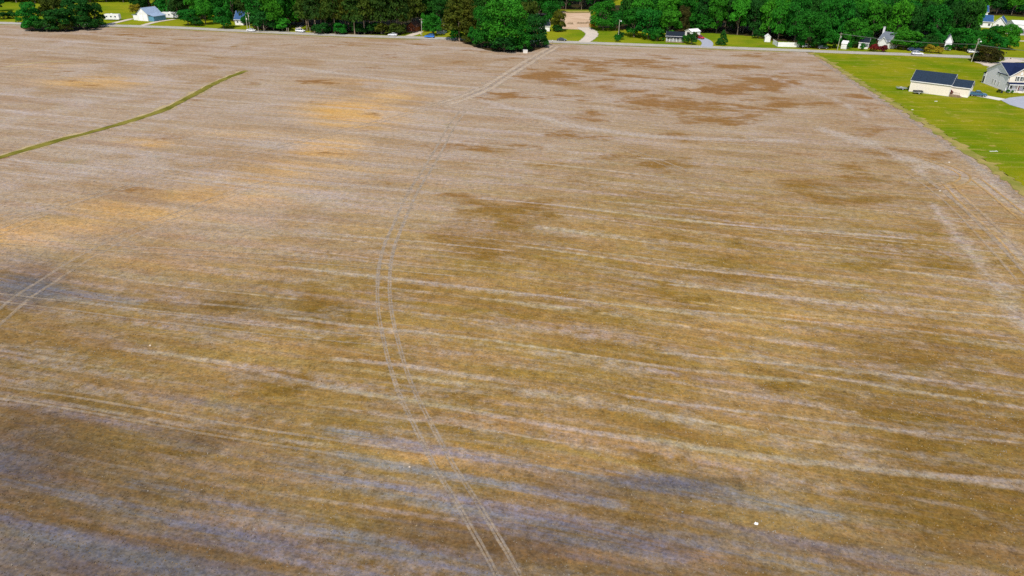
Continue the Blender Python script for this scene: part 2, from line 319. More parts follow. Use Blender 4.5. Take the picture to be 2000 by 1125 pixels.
# ------------------------------------------------------------------ mesh helpers
class MB:
    def __init__(s): s.v = []; s.f = []; s.mi = []; s.cur = 0
    def add(s, vs, fs):
        o = len(s.v); s.v += [tuple(p) for p in vs]; s.f += [tuple(i + o for i in f) for f in fs]; return s
    def box(s, x0, x1, y0, y1, z0, z1, ang=0, piv=None):
        vs = [(x, y, z) for z in (z0, z1) for y in (y0, y1) for x in (x0, x1)]
        if ang:
            px, py = piv or ((x0 + x1) / 2, (y0 + y1) / 2); c, q = math.cos(ang), math.sin(ang)
            vs = [(px + (x - px) * c - (y - py) * q, py + (x - px) * q + (y - py) * c, z) for x, y, z in vs]
        return s.add(vs, [(0, 2, 3, 1), (4, 5, 7, 6), (0, 1, 5, 4), (2, 6, 7, 3), (0, 4, 6, 2), (1, 3, 7, 5)])
    def tube(s, pts, rad, k=6, cap=True):
        pts = [Vector(p) for p in pts]; n = len(pts)
        rads = rad if hasattr(rad, '__len__') else [rad] * n
        o = len(s.v)
        for i, p in enumerate(pts):
            d = (pts[min(i + 1, n - 1)] - pts[max(i - 1, 0)]).normalized()
            a = d.orthogonal().normalized(); b = d.cross(a)
            a = (Vector((1, 0, 0)) - d * d.x); a = a.normalized() if a.length > 0.2 else (Vector((0, 1, 0)) - d * d.y).normalized(); b = d.cross(a)
            for j in range(k):
                t = 2 * math.pi * j / k; s.v.append(tuple(p + (a * math.cos(t) + b * math.sin(t)) * rads[i]))
        for i in range(n - 1):
            for j in range(k):
                s.f.append((o + i * k + j, o + i * k + (j + 1) % k, o + (i + 1) * k + (j + 1) % k, o + (i + 1) * k + j))
        if cap:
            s.f.append(tuple(o + j for j in range(k))[::-1]); s.f.append(tuple(o + (n - 1) * k + j for j in range(k)))
        return s
    def prism(s, prof, a0, a1, axis='x', shrink=None):
        """prof: list of 2-D points; extruded from a0 to a1 along axis"""
        def P(t, p): return {'x': (t, p[0], p[1]), 'y': (p[0], t, p[1]), 'z': (p[0], p[1], t)}[axis]
        k = len(prof)
        vs = [P(a0, p) for p in prof] + [P(a1, p) for p in prof]
        fs = [tuple(range(k))[::-1], tuple(range(k, 2 * k))] + [(i, (i + 1) % k, k + (i + 1) % k, k + i) for i in range(k)]
        return s.add(vs, fs)
    def disc(s, c, r, w, k=14, axis='y'):
        prof = [(r * math.cos(2 * math.pi * i / k), r * math.sin(2 * math.pi * i / k)) for i in range(k)]
        if axis == 'y': return s.prism([(c[0] + a, c[2] + b) for a, b in prof], c[1] - w / 2, c[1] + w / 2, 'y')
        return s.prism([(c[1] + a, c[2] + b) for a, b in prof], c[0] - w / 2, c[0] + w / 2, 'x')
    def mesh(s, name, mat):
        m = bpy.data.meshes.new(name); m.from_pydata(s.v, [], s.f)
        import bmesh
        b = bmesh.new(); b.from_mesh(m); bmesh.ops.recalc_face_normals(b, faces=b.faces); b.to_mesh(m); b.free()
        m.materials.append(mat); return m
    def build(s, name, mat, parent=None):
        o = bpy.data.objects.new(name, s.mesh(name, mat)); C.objects.link(o)
        if parent: o.parent = parent
        return o

def tag(o, label, cat, group=None, kind=None):
    if label: o['label'] = label
    if cat: o['category'] = cat
    if group: o['group'] = group
    if kind: o['kind'] = kind
    return o
def thing(name, label, cat, loc, rz=0, group=None):
    o = bpy.data.objects.new(name, None); C.objects.link(o); o.empty_display_size = 0.3
    o.location = loc; o.rotation_euler = (0, 0, rz); return tag(o, label, cat, group)
def copy_tree(o, parent=None):
    c = o.copy(); C.objects.link(c); c.parent = parent
    for ch in o.children: copy_tree(ch, c)
    return c
def setrim(m, vals):
    a = m.attributes.new('rim', 'FLOAT', 'POINT'); a.data.foreach_set('value', np.asarray(vals, dtype=np.float32))
def sheet(name, poly, z, mat, jit=0.0, sub=6.0, kind='structure', rimw=2.0):
    """ground patch from a world polygon, with an inner ring so that its edge can fray"""
    pts = []
    n = len(poly)
    for i in range(n):
        a, b = Vector(poly[i]), Vector(poly[(i + 1) % n]); L = (b - a).length; k = max(1, int(L / sub))
        for j in range(k):
            p = a.lerp(b, j / k); t = (b - a).normalized() if L > 0 else Vector((1, 0, 0))
            pts.append(p + Vector((-t.y, t.x, 0)) * random.uniform(-jit, jit))
    # signed area
    A = sum(pts[i].x * pts[(i + 1) % len(pts)].y - pts[(i + 1) % len(pts)].x * pts[i].y for i in range(len(pts)))
    sg = 1 if A > 0 else -1
    inner = []
    m = len(pts)
    for i in range(m):
        t = (pts[(i + 1) % m] - pts[i - 1]); t.z = 0; t.normalize()
        inner.append(pts[i] + Vector((-t.y, t.x, 0)) * rimw * sg)
    vs = [(p.x, p.y, z) for p in pts] + [(p.x, p.y, z) for p in inner]
    fs = [(i, (i + 1) % m, m + (i + 1) % m, m + i) for i in range(m)]
    from mathutils.geometry import tessellate_polygon
    fs += [tuple(m + q for q in t) for t in tessellate_polygon([[Vector((p.x, p.y, 0)) for p in inner]])]
    me = bpy.data.meshes.new(name); me.from_pydata(vs, [], fs); me.materials.append(mat)
    setrim(me, [0.0] * m + [1.0] * m)
    import bmesh
    b = bmesh.new(); b.from_mesh(me)
    for f in b.faces:
        if f.normal.z < 0: f.normal_flip()
    b.to_mesh(me); b.free()
    o = bpy.data.objects.new(name, me); C.objects.link(o); o['kind'] = kind; return o
def PX(l, z=0): return [G(x, y, z) for x, y in l]
def resample(pts, step):
    """smooth polyline (Catmull-Rom) through world points"""
    P = [Vector(p) for p in pts]; P = [P[0] * 2 - P[1]] + P + [P[-1] * 2 - P[-2]]; out = []
    for i in range(1, len(P) - 2):
        a, b, c, d = P[i - 1:i + 3]; k = max(2, int((c - b).length / step))
        for j in range(k):
            t = j / k
            out.append(0.5 * ((2 * b) + (c - a) * t + (2 * a - 5 * b + 4 * c - d) * t * t + (3 * b - a - 3 * c + d) * t ** 3))
    out.append(P[-2]); return out
def strip(name, pts, wid, z, mat, step=4.0, jit=0.0, kind='structure', offs=0.0, crown=0.0, wend=None, smooth=True):
    """ground strip along a polyline of world points"""
    P = resample(pts, step) if smooth else [Vector(p) for p in pts]
    n = len(P); rows = []; rim = []; vs = []
    for i, p in enumerate(P):
        t = (P[min(i + 1, n - 1)] - P[max(i - 1, 0)]); t.z = 0; t.normalize(); q = Vector((-t.y, t.x, 0))
        w_ = wid if wend is None else wid + (wend - wid) * i / (n - 1)
        if jit > 0.25: w_ *= random.uniform(0.6, 1.35)
        c = p + q * offs
        for s_, rm, zz in ((-0.5, 0, 0), (-0.28, 1, 0.7), (0, 1, 1), (0.28, 1, 0.7), (0.5, 0, 0)):
            e = c + q * w_ * (s_ + (random.uniform(-jit, jit) if abs(s_) == 0.5 else 0))
            vs.append((e.x, e.y, z + crown * zz)); rim.append(rm if 0 < i < n - 1 else 0)
    fs = [(i * 5 + j, i * 5 + j + 1, i * 5 + j + 6, i * 5 + j + 5) for i in range(n - 1) for j in range(4)]
    me = bpy.data.meshes.new(name); me.from_pydata(vs, [], [f[::-1] for f in fs]); me.materials.append(mat); setrim(me, rim)
    import bmesh
    b = bmesh.new(); b.from_mesh(me)
    for f in b.faces:
        if f.normal.z < 0: f.normal_flip()
    b.to_mesh(me); b.free()
    o = bpy.data.objects.new(name, me); C.objects.link(o); o['kind'] = kind; return o

# ------------------------------------------------------------------ ground
def big_ground():
    me = bpy.data.meshes.new('ground')
    me.from_pydata([(-3500, -600, -0.06), (3500, -600, -0.06), (3500, 5000, -0.06), (-3500, 5000, -0.06)], [], [(0, 1, 2, 3)])
    me.materials.append(MAT['farlawn']); o = bpy.data.objects.new('ground', me); C.objects.link(o); o['kind'] = 'structure'
big_ground()

CLAY = [(690,222,120,34,1.0),(760,190,90,24,.7),(640,290,90,26,.95),(700,160,160,12,.5),(430,386,150,30,1.0),(520,340,160,34,.65),(600,320,220,50,.45),(330,415,260,34,.7),(40,456,130,30,1.1),(150,440,160,26,.8),(400,470,240,40,.42),
        (100,128,90,8,.7),(180,162,140,14,.7),(280,280,70,14,.7),(480,262,140,24,.42),(1900,370,110,40,.4),(1970,430,90,50,.4),(860,890,140,30,.65),(1000,905,260,40,.35),(300,520,300,40,.35),(850,180,90,20,.35),
        (1250,880,260,50,.35),(1500,640,300,50,.45),(1220,1085,300,26,.6),(560,640,160,30,.25),(1000,830,200,30,.4),(1450,900,220,30,.4),(700,430,260,50,.3),(1280,290,200,20,.2)]
BROWN = [(1150,125,320,26,.5),(1380,190,350,80,.5),(1180,160,160,26,.55),(1640,200,120,40,.6),(1650,350,200,50,.45),(1150,300,280,60,.4),(1200,130,130,13,.9),(1080,152,70,13,.9),(1440,130,70,11,.8),(1490,162,95,20,.85),(1350,208,160,20,.9),(1500,202,70,20,.9),(1420,235,100,16,.9),(1330,178,60,13,.7),
         (1000,187,60,12,.8),(920,287,80,16,.8),(1330,266,80,13,.8),(1540,302,120,12,.6),(1650,330,70,24,.8),(1690,390,95,16,1),(1110,352,160,30,.5),(1600,410,160,26,.6),
         (1230,300,90,20,.6),(1000,420,220,40,.45),(1480,500,260,60,.5),(1700,520,200,50,.5),(1300,600,400,80,.4),(1800,870,330,130,.7),(1900,1010,260,110,.85),(430,600,60,12,.9),
         (640,600,90,46,.8),(150,950,220,50,.5),(360,870,240,45,.55),(1500,780,260,50,.6),(1280,780,160,60,.5),(880,470,200,60,.3),(1000,830,260,60,.35),(620,1030,200,50,.5),
         (1750,700,200,60,.5),(400,760,300,60,.35),(520,740,80,20,.7),(1250,150,260,50,.3),(620,160,60,8,.5),(90,95,200,12,.25),(700,86,400,9,.45),(200,70,300,10,.3),(1900,270,90,12,.4),(1730,250,70,20,.4),(280,640,200,40,.3)]
ASH = [(1550,1010,520,50,.42),(1850,930,300,50,.35),(1750,1080,360,40,.5),(300,820,300,60,.35),(60,560,90,46,.75),(0,900,150,90,.8),(1270,950,230,26,.85),(900,1010,420,60,.5),(250,1080,560,90,.8),(450,970,420,70,.45),(700,790,380,40,.3),(1380,1070,380,50,.6),(1700,1110,200,40,.5),
       (300,870,300,60,.3),(1000,700,500,60,.15),(1900,560,140,60,.25),(500,960,300,40,.5),(1150,930,150,20,.5)]
DARK_GROUND = [(200,960,420,130,.7),(0,820,260,120,.5),(1050,1070,560,80,.75),(1280,945,260,22,.75),(300,1060,420,90,.55),(1000,1180,1500,210,.62),(100,1000,600,200,.7),(1900,900,400,220,.22),(0,860,420,260,.4),(40,900,260,160,.9),(250,1100,520,130,.8),(60,560,110,60,.7),(1250,960,240,36,.6),(1150,1120,900,90,.6),(1900,1050,400,140,.3),(0,700,350,130,.35),(450,610,180,40,.4),(620,1000,700,130,.3)]  # soft blobs where soil and tufts are coloured darker
ASHB = [([(-40,905),(0,925),(130,960),(320,1010),(490,1060),(650,1108),(760,1140)],2.2),([(250,945),(490,1000),(700,1058),(900,1108),(1010,1135)],2.6),([(650,843),(840,877),(1010,900),(1200,932),(1350,961),(1490,985)],2.0),
              ([(560,905),(650,930),(877,980),(1065,1021),(1350,1068),(1580,1112)],2.6),([(1150,925),(1350,958),(1520,990),(1640,1008)],2.2),([(0,1010),(120,1050),(300,1105),(380,1130)],2.4),([(-40,545),(60,560),(160,575),(260,588)],3.5),
              ([(640,880),(800,915),(900,935),(1050,958),(1200,985)],1.6),([(880,1000),(1040,1040),(1180,1062),(1330,1085)],2.0),([(1290,1058),(1450,1085),(1600,1112),(1680,1130)],2.4)]
PALEB = [([(1230,852),(1300,862),(1564,900),(1829,927),(2010,943)],.9),([(560,620),(650,631),(970,666),(1148,695),(1350,723),(1600,748)],.9),([(1240,777),(1300,785),(1564,817),(1753,840),(2010,867)],.7),
              ([(600,750),(650,757),(914,802),(1103,836),(1350,874),(1564,905)],1.0),([(0,772),(170,796),(283,817),(491,851),(650,872)],.8),([(560,520),(650,531),(934,563),(1100,582),(1350,613)],.8),([(1000,478),(1200,505),(1350,525),(1700,560)],.8),
              ([(920,386),(1100,402),(1350,432),(1600,452),(1800,468)],.9),([(650,460),(780,468),(1000,490)],.6),([(1300,555),(1500,575),(1800,605),(2010,622)],.8),([(1300,602),(1560,626),(1800,650)],.8),([(230,680),(420,706),(560,738),(700,768)],1.0),
              ([(350,590),(520,605),(640,630)],.7),([(1170,392),(1400,412),(1650,428)],.6),([(1600,905),(1750,922),(1900,940),(2010,956)],1.2),([(1300,690),(1500,708),(1760,735),(2010,770)],.7),([(860,300),(1050,318),(1300,346)],.9),([(640,700),(800,715),(1000,748)],.9)]
HEADB = [([(1815,395),(1850,440),(1885,482),(1925,525),(1965,570),(2010,625)],2.0),([(1600,250),(1700,285),(1800,318),(1900,350),(1960,385),(2010,420)],5.0),([(1860,440),(1910,500),(1960,560),(2010,640)],3.0),
         ([(1690,270),(1760,310),(1850,370),(1930,440),(2010,520)],3.0),([(1880,305),(1940,350),(2010,410)],3.0),([(560,130),(800,160),(950,172)],4.0),([(940,195),(1010,215),(1120,245),(1300,268),(1560,275)],4.0),([(1500,150),(1620,190),(1700,230)],3.0)]
def make_field():
    us = np.concatenate([np.arange(-760, -240, 6.0), np.arange(-240, 260, 3.0), np.arange(260, 560, 6.0)])
    vs_ = np.concatenate([np.arange(-160, 0, 5.0), np.arange(0, 200, 0.5), np.arange(200, 300, 1.0), np.arange(300, 560, 2.5)])
    U, V = np.meshgrid(us, vs_); X = U * ca - V * sa; Y = U * sa + V * ca
    v = np.stack([X.ravel(), Y.ravel(), np.zeros(X.size)], 1)
    nx, ny = len(us), len(vs_); I = np.arange(nx * ny).reshape(ny, nx)
    f = np.stack([I[:-1, :-1].ravel(), I[:-1, 1:].ravel(), I[1:, 1:].ravel(), I[1:, :-1].ravel()], 1)
    # keep what can belong to the field
    cy = v[f].mean(1); ok = (cy[:, 1] > -40) & (cy[:, 1] < 520) & (cy[:, 0] < 420) & (cy[:, 0] > -640); f = f[ok]
    used = np.unique(f); remap = np.full(len(v), -1); remap[used] = np.arange(len(used)); v = v[used]; f = remap[f]
    me = bpy.data.meshes.new('field'); me.from_pydata(v.tolist(), [], f.tolist())
    rel = v - np.array(CAMP); dz = np.maximum(rel @ np.array(fw), 5)
    px = 1000 + F * (rel @ np.array(cr)) / dz; py = 562.5 - F * (rel @ np.array(cu)) / dz
    def mask(L):
        o = np.zeros(len(v))
        for cx, cy, rx, ry, s in L:
            o = np.maximum(o, s * np.exp(-(((px - cx) / rx) ** 2 + ((py - cy) / ry) ** 2) * 0.9))
        return o
    def lines(L, soft=0.5):
        o = np.zeros(len(v))
        for pts, w_ in L:
            P = resample(PX(pts), 6.0)
            for a_, b_ in zip(P[:-1], P[1:]):
                ax, ay, bx, by = a_.x, a_.y, b_.x, b_.y; dx, dy = bx - ax, by - ay; L2 = dx * dx + dy * dy + 1e-9
                near_ = (v[:, 0] > min(ax, bx) - 8) & (v[:, 0] < max(ax, bx) + 8) & (v[:, 1] > min(ay, by) - 8) & (v[:, 1] < max(ay, by) + 8)
                q = v[near_]; t_ = np.clip(((q[:, 0] - ax) * dx + (q[:, 1] - ay) * dy) / L2, 0, 1)
                dd = np.hypot(q[:, 0] - ax - t_ * dx, q[:, 1] - ay - t_ * dy)
                o[near_] = np.maximum(o[near_], np.exp(-(dd / (w_ * 0.62)) ** 2))
        return o
    t = np.clip((np.clip(py, -100, 1300) - 250 - 40 * np.sin(px / 300) - np.clip((700 - px) * 0.12, -60, 90)) / 330, 0, 1); up = 1 - t * t * (3 - 2 * t)
    for nm, arr in (('clay', mask(CLAY)), ('brown', mask(BROWN)), ('ash', mask(ASH)), ('dark_ground', mask(DARK_GROUND)), ('upper', up), ('ashb', lines(ASHB)), ('paleb', lines(PALEB)), ('headb', lines(HEADB))):
        a = me.attributes.new(nm, 'FLOAT', 'POINT'); a.data.foreach_set('value', arr.astype(np.float32))
    me.materials.append(MAT['field']); o = bpy.data.objects.new('field', me); C.objects.link(o); o['kind'] = 'structure'
make_field()

ROADPX = [(-260,37),(0,45),(120,47.5),(208,49.8),(300,52.5),(344,54),(409,57.3),(487,61),(551,64),(629,67.5),(707,70.5),(830,74),(874,75.5),(980,78.5),(1070,81),(1138,83.5),(1229,87),(1320,90),
          (1410,93.3),(1540,98),(1591,100),(1669,103),(1760,106),(1805,108),(1896,111.5),(2000,116),(2200,125)]
ROAD = [G(*p) for p in ROADPX]
def roadnorm(i):
    t = (ROAD[min(i + 1, len(ROAD) - 1)] - ROAD[max(i - 1, 0)]).normalized(); return Vector((-t.y, t.x, 0))
far_edge = [(-1400, ROAD[0].y + 40, 0)] + [p + roadnorm(i) * 1.0 for i, p in enumerate(ROAD)] + [(1200, ROAD[-1].y - 60, 0)]
sheet('lawn_beyond_road', far_edge + [(1200, 1500, 0), (-1400, 1500, 0)], 0.02, MAT['farlawn'], 0.0, 60)
# grass field on the right, field edge as in the photograph
EDGE = [(1574,98.5),(1610,116),(1645,138),(1680,161),(1720,186),(1760,211),(1805,240),(1850,269),(1893,298),(1930,322),(1968,348),(2000,371),(2080,425),(2200,500)]
ge = [G(*p) for p in EDGE]
right_lawn = ge + [(260, ge[-1].y - 10, 0), (420, 150, 0), (520, ROAD[-1].y + 5, 0)] + [p - roadnorm(len(ROAD) - 1 - i) * 1.0 for i, p in enumerate(ROAD[::-1][:7])]
sheet('grass_plot', right_lawn, 0.03, MAT['lawn'], 0.35, 3.0)
strip('plot_edge', ge, 3.6, 0.05, MAT['tallgrass'], 1.5, 0.35)
strip('field_margin', [p + Vector((-3.2, -1.5, 0)) for p in ge[1:]], 2.4, 0.01, MAT['palesoil'], 3.0, 0.2)

strip('road_shoulder', ROAD, 11.0, 0.05, MAT['shoulder'], 5, 0.02)
strip('road', ROAD, 7.0, 0.085, MAT['road'], 5)
MAT['yellowline'] = simple('yellow_road_paint', (0.62, 0.50, 0.16), 0.8); MAT['whiteline'] = simple('white_road_paint', (0.6, 0.6, 0.57), 0.8)
for off in (-0.14, 0.14): strip('centre_line', ROAD, 0.11, 0.095, MAT['yellowline'], 5, offs=off)
for off in (-3.2, 3.2): strip('edge_line', ROAD, 0.11, 0.095, MAT['whiteline'], 5, offs=off)
strip('field_verge', ROAD[:12], 2.4, 0.03, MAT['tallgrass'], 3, 0.2, offs=-6.2)
strip('field_verge', ROAD[14:20], 2.4, 0.03, MAT['tallgrass'], 3, 0.2, offs=-6.0)

strip('barn_driveway', PX([(208,49),(232,43),(262,36)]), 4.0, 0.10, MAT['gravel'])
strip('trailer_driveway', PX([(275,51),(305,43),(345,37)]), 4.0, 0.10, MAT['gravel'])
strip('house_driveway', PX([(590,60),(582,55),(590,49)]), 3.5, 0.10, MAT['gravel'])
strip('cabin_driveway', PX([(795,72),(812,66),(822,61)]), 5.0, 0.10, MAT['gravel'])
strip('dirt_driveway', PX([(1138,84),(1149,76),(1156,68),(1150,60),(1136,53)]), 6.5, 0.10, MAT['gravel'], jit=0.04, wend=10)
sheet('dirt_lot', PX([(1096,57),(1150,58.5),(1158,44),(1156,21.5),(1085,22)]), 0.08, MAT['dirt'], 0.6, 8)
strip('grass_rise', PX([(1098,24),(1158,24)]), 10, 0.10, MAT['tallgrass'], crown=0.8)
strip('curved_driveway', PX([(1379,92),(1382,85),(1377,79),(1366,74)]), 5.5, 0.10, MAT['asphalt'])
strip('yard_track', PX([(1040,26.5),(1065,28),(1083,27)]), 5.0, 0.10, MAT['dirt'])
strip('side_road', PX([(2060,60),(2000,68),(1978,66),(1962,64)]), 6.0, 0.06, MAT['road'])
strip('side_drive', PX([(2060,78),(2000,80.5),(1976,78)]), 5.0, 0.06, MAT['gravel'])
sheet('entrance_apron', PX([(1948,121),(1972,112),(2010,122),(1975,124),(1942,134),(1912,126)]), 0.12, MAT['gravel'], 0.5, 3)
strip('dirt_lane', PX([(1903,120),(1925,124),(1948,131),(1966,142)]), 7.0, 0.13, MAT['gravel'], jit=0.05)
strip('concrete_drive', PX([(1890,183.5),(1925,189),(1958,195)]), 4.6, 0.06, MAT['concrete'], 3)
sheet('cul_de_sac', PX([(1955,196),(1972,191),(2010,187),(2080,190),(2080,225),(2000,213),(1972,205)]), 0.075, MAT['asphalt'], 0.0, 3)

# grassy ditch in the left of the field
DITCH = PX([(481,138),(450,150),(420,163),(385,182),(350,200),(325,213),(300,222),(250,238),(200,252),(165,262),(130,270),(95,280),(60,290),(0,308),(-60,325)])
strip('ditch_sand_rim', DITCH, 4.6, 0.02, MAT['ditchrim'], 3, 0.3, offs=-0.4)
strip('grassy_ditch', DITCH, 2.9, 0.035, MAT['ditch'], 2.0, 0.14, crown=0.12)
strip('ditch_sand_rim', PX([(0,133),(50,125),(100,120),(150,118)]), 2.2, 0.02, MAT['ditchrim'], 4, 0.2)

# wheel ruts in the field
RZ = [0.012]
def ruts(px, gauge, wid, mat, z=0.02):
    P = PX(px); RZ[0] += 0.005
    for o_ in (-gauge / 2, gauge / 2): strip('wheel_rut', P, wid * 1.25, RZ[0], MAT[mat], 2.5, 0.12, offs=o_)
TR_A = [(1088,88),(1062,103),(1030,122),(990,147),(950,172),(905,191),(860,205),(790,224),(720,243),(640,263),(560,283),(470,306),(380,328),(290,352),(200,378),(100,404),(0,428),(-100,452)]
ruts(TR_A[:7], 3.2, 2.0, 'dirttrack', 0.03); strip('dirt_track', PX(TR_A[:6]), 7.5, 0.012, MAT['palesoil'], 4, 0.2); ruts(TR_A[6:], 2.3, 0.8, 'rutfaint')
ruts([(960,165),(905,186),(845,205),(800,215)], 2.0, 0.7, 'rutfaint')
TR_B = [(905,215),(880,250),(858,290),(835,330),(808,372),(790,410),(777,440),(762,475),(752,515),(749,560),(752,610),(762,660),(775,710),(792,760),(818,815),(842,862),(870,915),(905,970),(940,1030),(975,1090),(1005,1150)]
def pairshift(l, lx, w): return l
P_B = PX(TR_B)
for o_ in (-0.95, 0.95):
    strip('wheel_rut', PX(TR_B[:10]), 0.75, 0.008, MAT['rut'], 3.0, 0.15, offs=o_)
    for d in (-0.16, 0.18): strip('wheel_rut', P_B, 0.32, 0.012, MAT['rut'], 2.0, 0.15, offs=o_ + d)
TR_C = [(-60,668),(0,618),(48,578),(100,545),(150,512),(200,485),(255,455),(320,430),(400,398),(470,372),(540,350)]
ruts(TR_C, 2.6, 0.6, 'rutfaint')
ruts([(-40,470),(30,440),(120,402),(210,372),(290,350)], 2.4, 0.5, 'rutfaint', 0.025)
ruts([(860,205),(960,222),(1060,245),(1160,272),(1260,305),(1345,338)], 2.2, 0.5, 'rutfaint', 0.03)
ruts([(900,212),(1000,236),(1100,268),(1200,305)], 2.2, 0.4, 'rutfaint', 0.035)
ruts([(1780,300),(1850,325),(1885,343),(1875,358),(1840,366),(1780,372)], 2.2, 0.5, 'rutclay', 0.02)
ruts([(1845,352),(1870,380),(1905,415),(1955,462),(2010,520)], 2.2, 0.6, 'rutclay', 0.025)
ruts([(1925,350),(1970,385),(2020,425)], 2.4, 0.9, 'rutfaint'); ruts([(1815,345),(1880,395),(1945,455),(2015,530)], 2.6, 0.8, 'rutfaint')
ruts([(1900,345),(1950,385),(2010,435)], 2.4, 0.6, 'rutclay', 0.03)
ruts([(1770,330),(1850,390),(1930,470),(2010,560)], 2.2, 0.5, 'rutfaint', 0.03)
# long straight tramlines on the left
ruts([(-60,575),(150,600),(350,626),(560,650),(760,668)], 2.2, 0.35, 'rutfaint', 0.02)
ruts([(-60,758),(170,793),(420,838),(640,872),(860,905)], 2.2, 0.4, 'rutfaint', 0.02)
ruts([(-20,470),(250,487),(560,505),(900,535)], 2.2, 0.35, 'rutfaint', 0.02)


# woodland floor
sheet('wood_floor', PX([(1030,19),(1190,20),(1200,-6),(1030,-6)]), 0.045, MAT['litter'], 1.0, 8, rimw=4)
sheet('wood_floor', PX([(1888,29),(1960,31),(2100,40),(2100,-2),(1888,-4)]), 0.045, MAT['litter'], 1.0, 8, rimw=4)
sheet('wood_floor', PX([(497,58),(560,62),(570,50),(598,50),(602,66),(790,70),(800,60),(905,60),(1045,45),(1095,30),(1095,12),(700,5),(250,10),(250,22),(330,26),(460,30)]), 0.045, MAT['litter'], 1.0, 8, rimw=4)
sheet('wood_floor', PX([(1165,55),(1200,56),(1210,58),(1290,64),(1390,66),(1480,72),(1500,80),(1560,84),(1640,88),(1740,92),(1800,95),(1890,95),(1900,60),(1895,5),(1155,10)]), 0.045, MAT['litter'], 1.0, 8, rimw=4)
sheet('wood_floor', PX([(40,56),(60,62),(130,62),(205,53),(200,48),(60,48)]), 0.03, MAT['litter'], 0.5, 5, rimw=2)
sheet('wood_floor', PX([(880,72),(900,83),(930,93),(960,101),(1040,102),(1068,92),(1075,84),(1060,80),(900,72)]), 0.03, MAT['litter'], 0.5, 5, rimw=2)
sheet('mulch_bed', PX([(1893,108),(1897,121),(1925,124),(1955,118),(1958,109),(1925,103)]), 0.10, MAT['litter'], 0.4, 3, rimw=1.5)


# stubble and weeds standing up from the nearer part of the field
def make_tufts():
    rg = np.random.default_rng(5); n = 90000
    # denser towards the near part, down to nothing at about 190 m
    y = 28 + 165 * rg.random(n) ** 1.35; x = (rg.random(n) * 2 - 1) * (35 + y * 0.80)
    keep = x < 0.79 * y - 14 + 60; x, y = x[keep], y[keep]; n = len(x)
    h = rg.uniform(.03, .11, n); wd = rg.uniform(.03, .10, n)
    vs = np.zeros((n, 6, 3), np.float32)
    for k in range(2):
        a = rg.uniform(0, math.pi, n); dx, dy = np.cos(a) * wd, np.sin(a) * wd
        lx, ly = rg.normal(0, .06, n), rg.normal(0, .06, n)
        vs[:, k * 3] = np.stack([x - dx, y - dy, np.zeros(n)], 1); vs[:, k * 3 + 1] = np.stack([x + dx, y + dy, np.zeros(n)], 1)
        vs[:, k * 3 + 2] = np.stack([x + lx, y + ly, h], 1)
    me = bpy.data.meshes.new('stubble_tufts'); me.vertices.add(6 * n); me.vertices.foreach_set('co', vs.ravel())
    me.loops.add(6 * n); me.loops.foreach_set('vertex_index', np.arange(6 * n, dtype=np.int32))
    me.polygons.add(2 * n); me.polygons.foreach_set('loop_start', np.arange(0, 6 * n, 3, dtype=np.int32)); me.update(calc_edges=True)
    a = me.attributes.new('tone', 'FLOAT', 'POINT'); a.data.foreach_set('value', np.repeat(rg.random(n), 6).astype(np.float32))
    q = N('straw_tuft'); t = q.new('ShaderNodeAttribute', attribute_name='tone').outputs['Fac']; b = q.noise(q.pos(), 0.06, 3)
    rel = np.stack([x, y, np.zeros(n)], 1) - np.array(CAMP); dz = rel @ np.array(fw)
    px = 1000 + F * (rel @ np.array(cr)) / dz; py = 562.5 - F * (rel @ np.array(cu)) / dz; dm = np.zeros(n)
    for cx, cy, rx, ry, s_ in DARK_GROUND: dm = np.maximum(dm, s_ * np.exp(-(((px - cx) / rx) ** 2 + ((py - cy) / ry) ** 2) * 0.9))
    a = me.attributes.new('dark_ground', 'FLOAT', 'POINT'); a.data.foreach_set('value', np.repeat(dm, 6).astype(np.float32))
    dkg = q.new('ShaderNodeAttribute', attribute_name='dark_ground').outputs['Fac']
    c = q.mix(q.ss(b, .4, .6), q.mix(t, (0.24, 0.15, 0.055), (0.40, 0.30, 0.17)), q.mix(t, (0.23, 0.17, 0.07), (0.37, 0.33, 0.28)))
    c = q.mix(q.math('MULTIPLY', dkg, 0.85), c, q.mix(1.0, c, (0.42, 0.43, 0.50), 'MULTIPLY'))  # tufts take the darker tone of the ground around them
    q.set(q.b.inputs['Base Color'], c); q.b.inputs['Roughness'].default_value = 1; q.b.inputs['Specular IOR Level'].default_value = 0
    me.materials.append(q.m); o = bpy.data.objects.new('stubble_tufts', me); C.objects.link(o)
    o['label'] = 'short straw stubble and dry weeds standing in the field'; o['category'] = 'stubble'; o['kind'] = 'stuff'
make_tufts()
# ------------------------------------------------------------------ buildings
def house(name, label, cat, A, B, depth, h, rise, wall, roof, ridge='x', over=0.35, wins=(), doors=(), chimney=None, base=0.25, gablemat=None, wallh_z=0.0, group=None, trim=True):
    """A, B: ground corners of the front wall, left and right; depth goes away from the viewer"""
    A, B = Vector(A), Vector(B); d = B - A; L = d.length; rz = math.atan2(d.y, d.x)
    t = thing(name, label, cat, (A.x, A.y, wallh_z), rz, group)
    shell(t, 0, L, 0, depth, 0, h, rise, wall, roof, ridge, over, trim, gablemat)
    MB().box(-0.04, L + 0.04, -0.04, depth + 0.04, -0.3, base).build('foundation', MAT['concrete'], t)
    for w_ in wins: window(t, L, depth, *w_)
    for d_ in doors: door(t, L, depth, *d_)
    if chimney:
        x, y, w_, top = chimney
        MB().box(x - w_ / 2, x + w_ / 2, y - w_ / 2, y + w_ / 2, h * 0.6, top).box(x - w_ / 2 - .08, x + w_ / 2 + .08, y - w_ / 2 - .08, y + w_ / 2 + .08, top, top + .15).build('chimney', MAT['white'] if wall == 'white' else MAT['tan'], t)
    return t, L
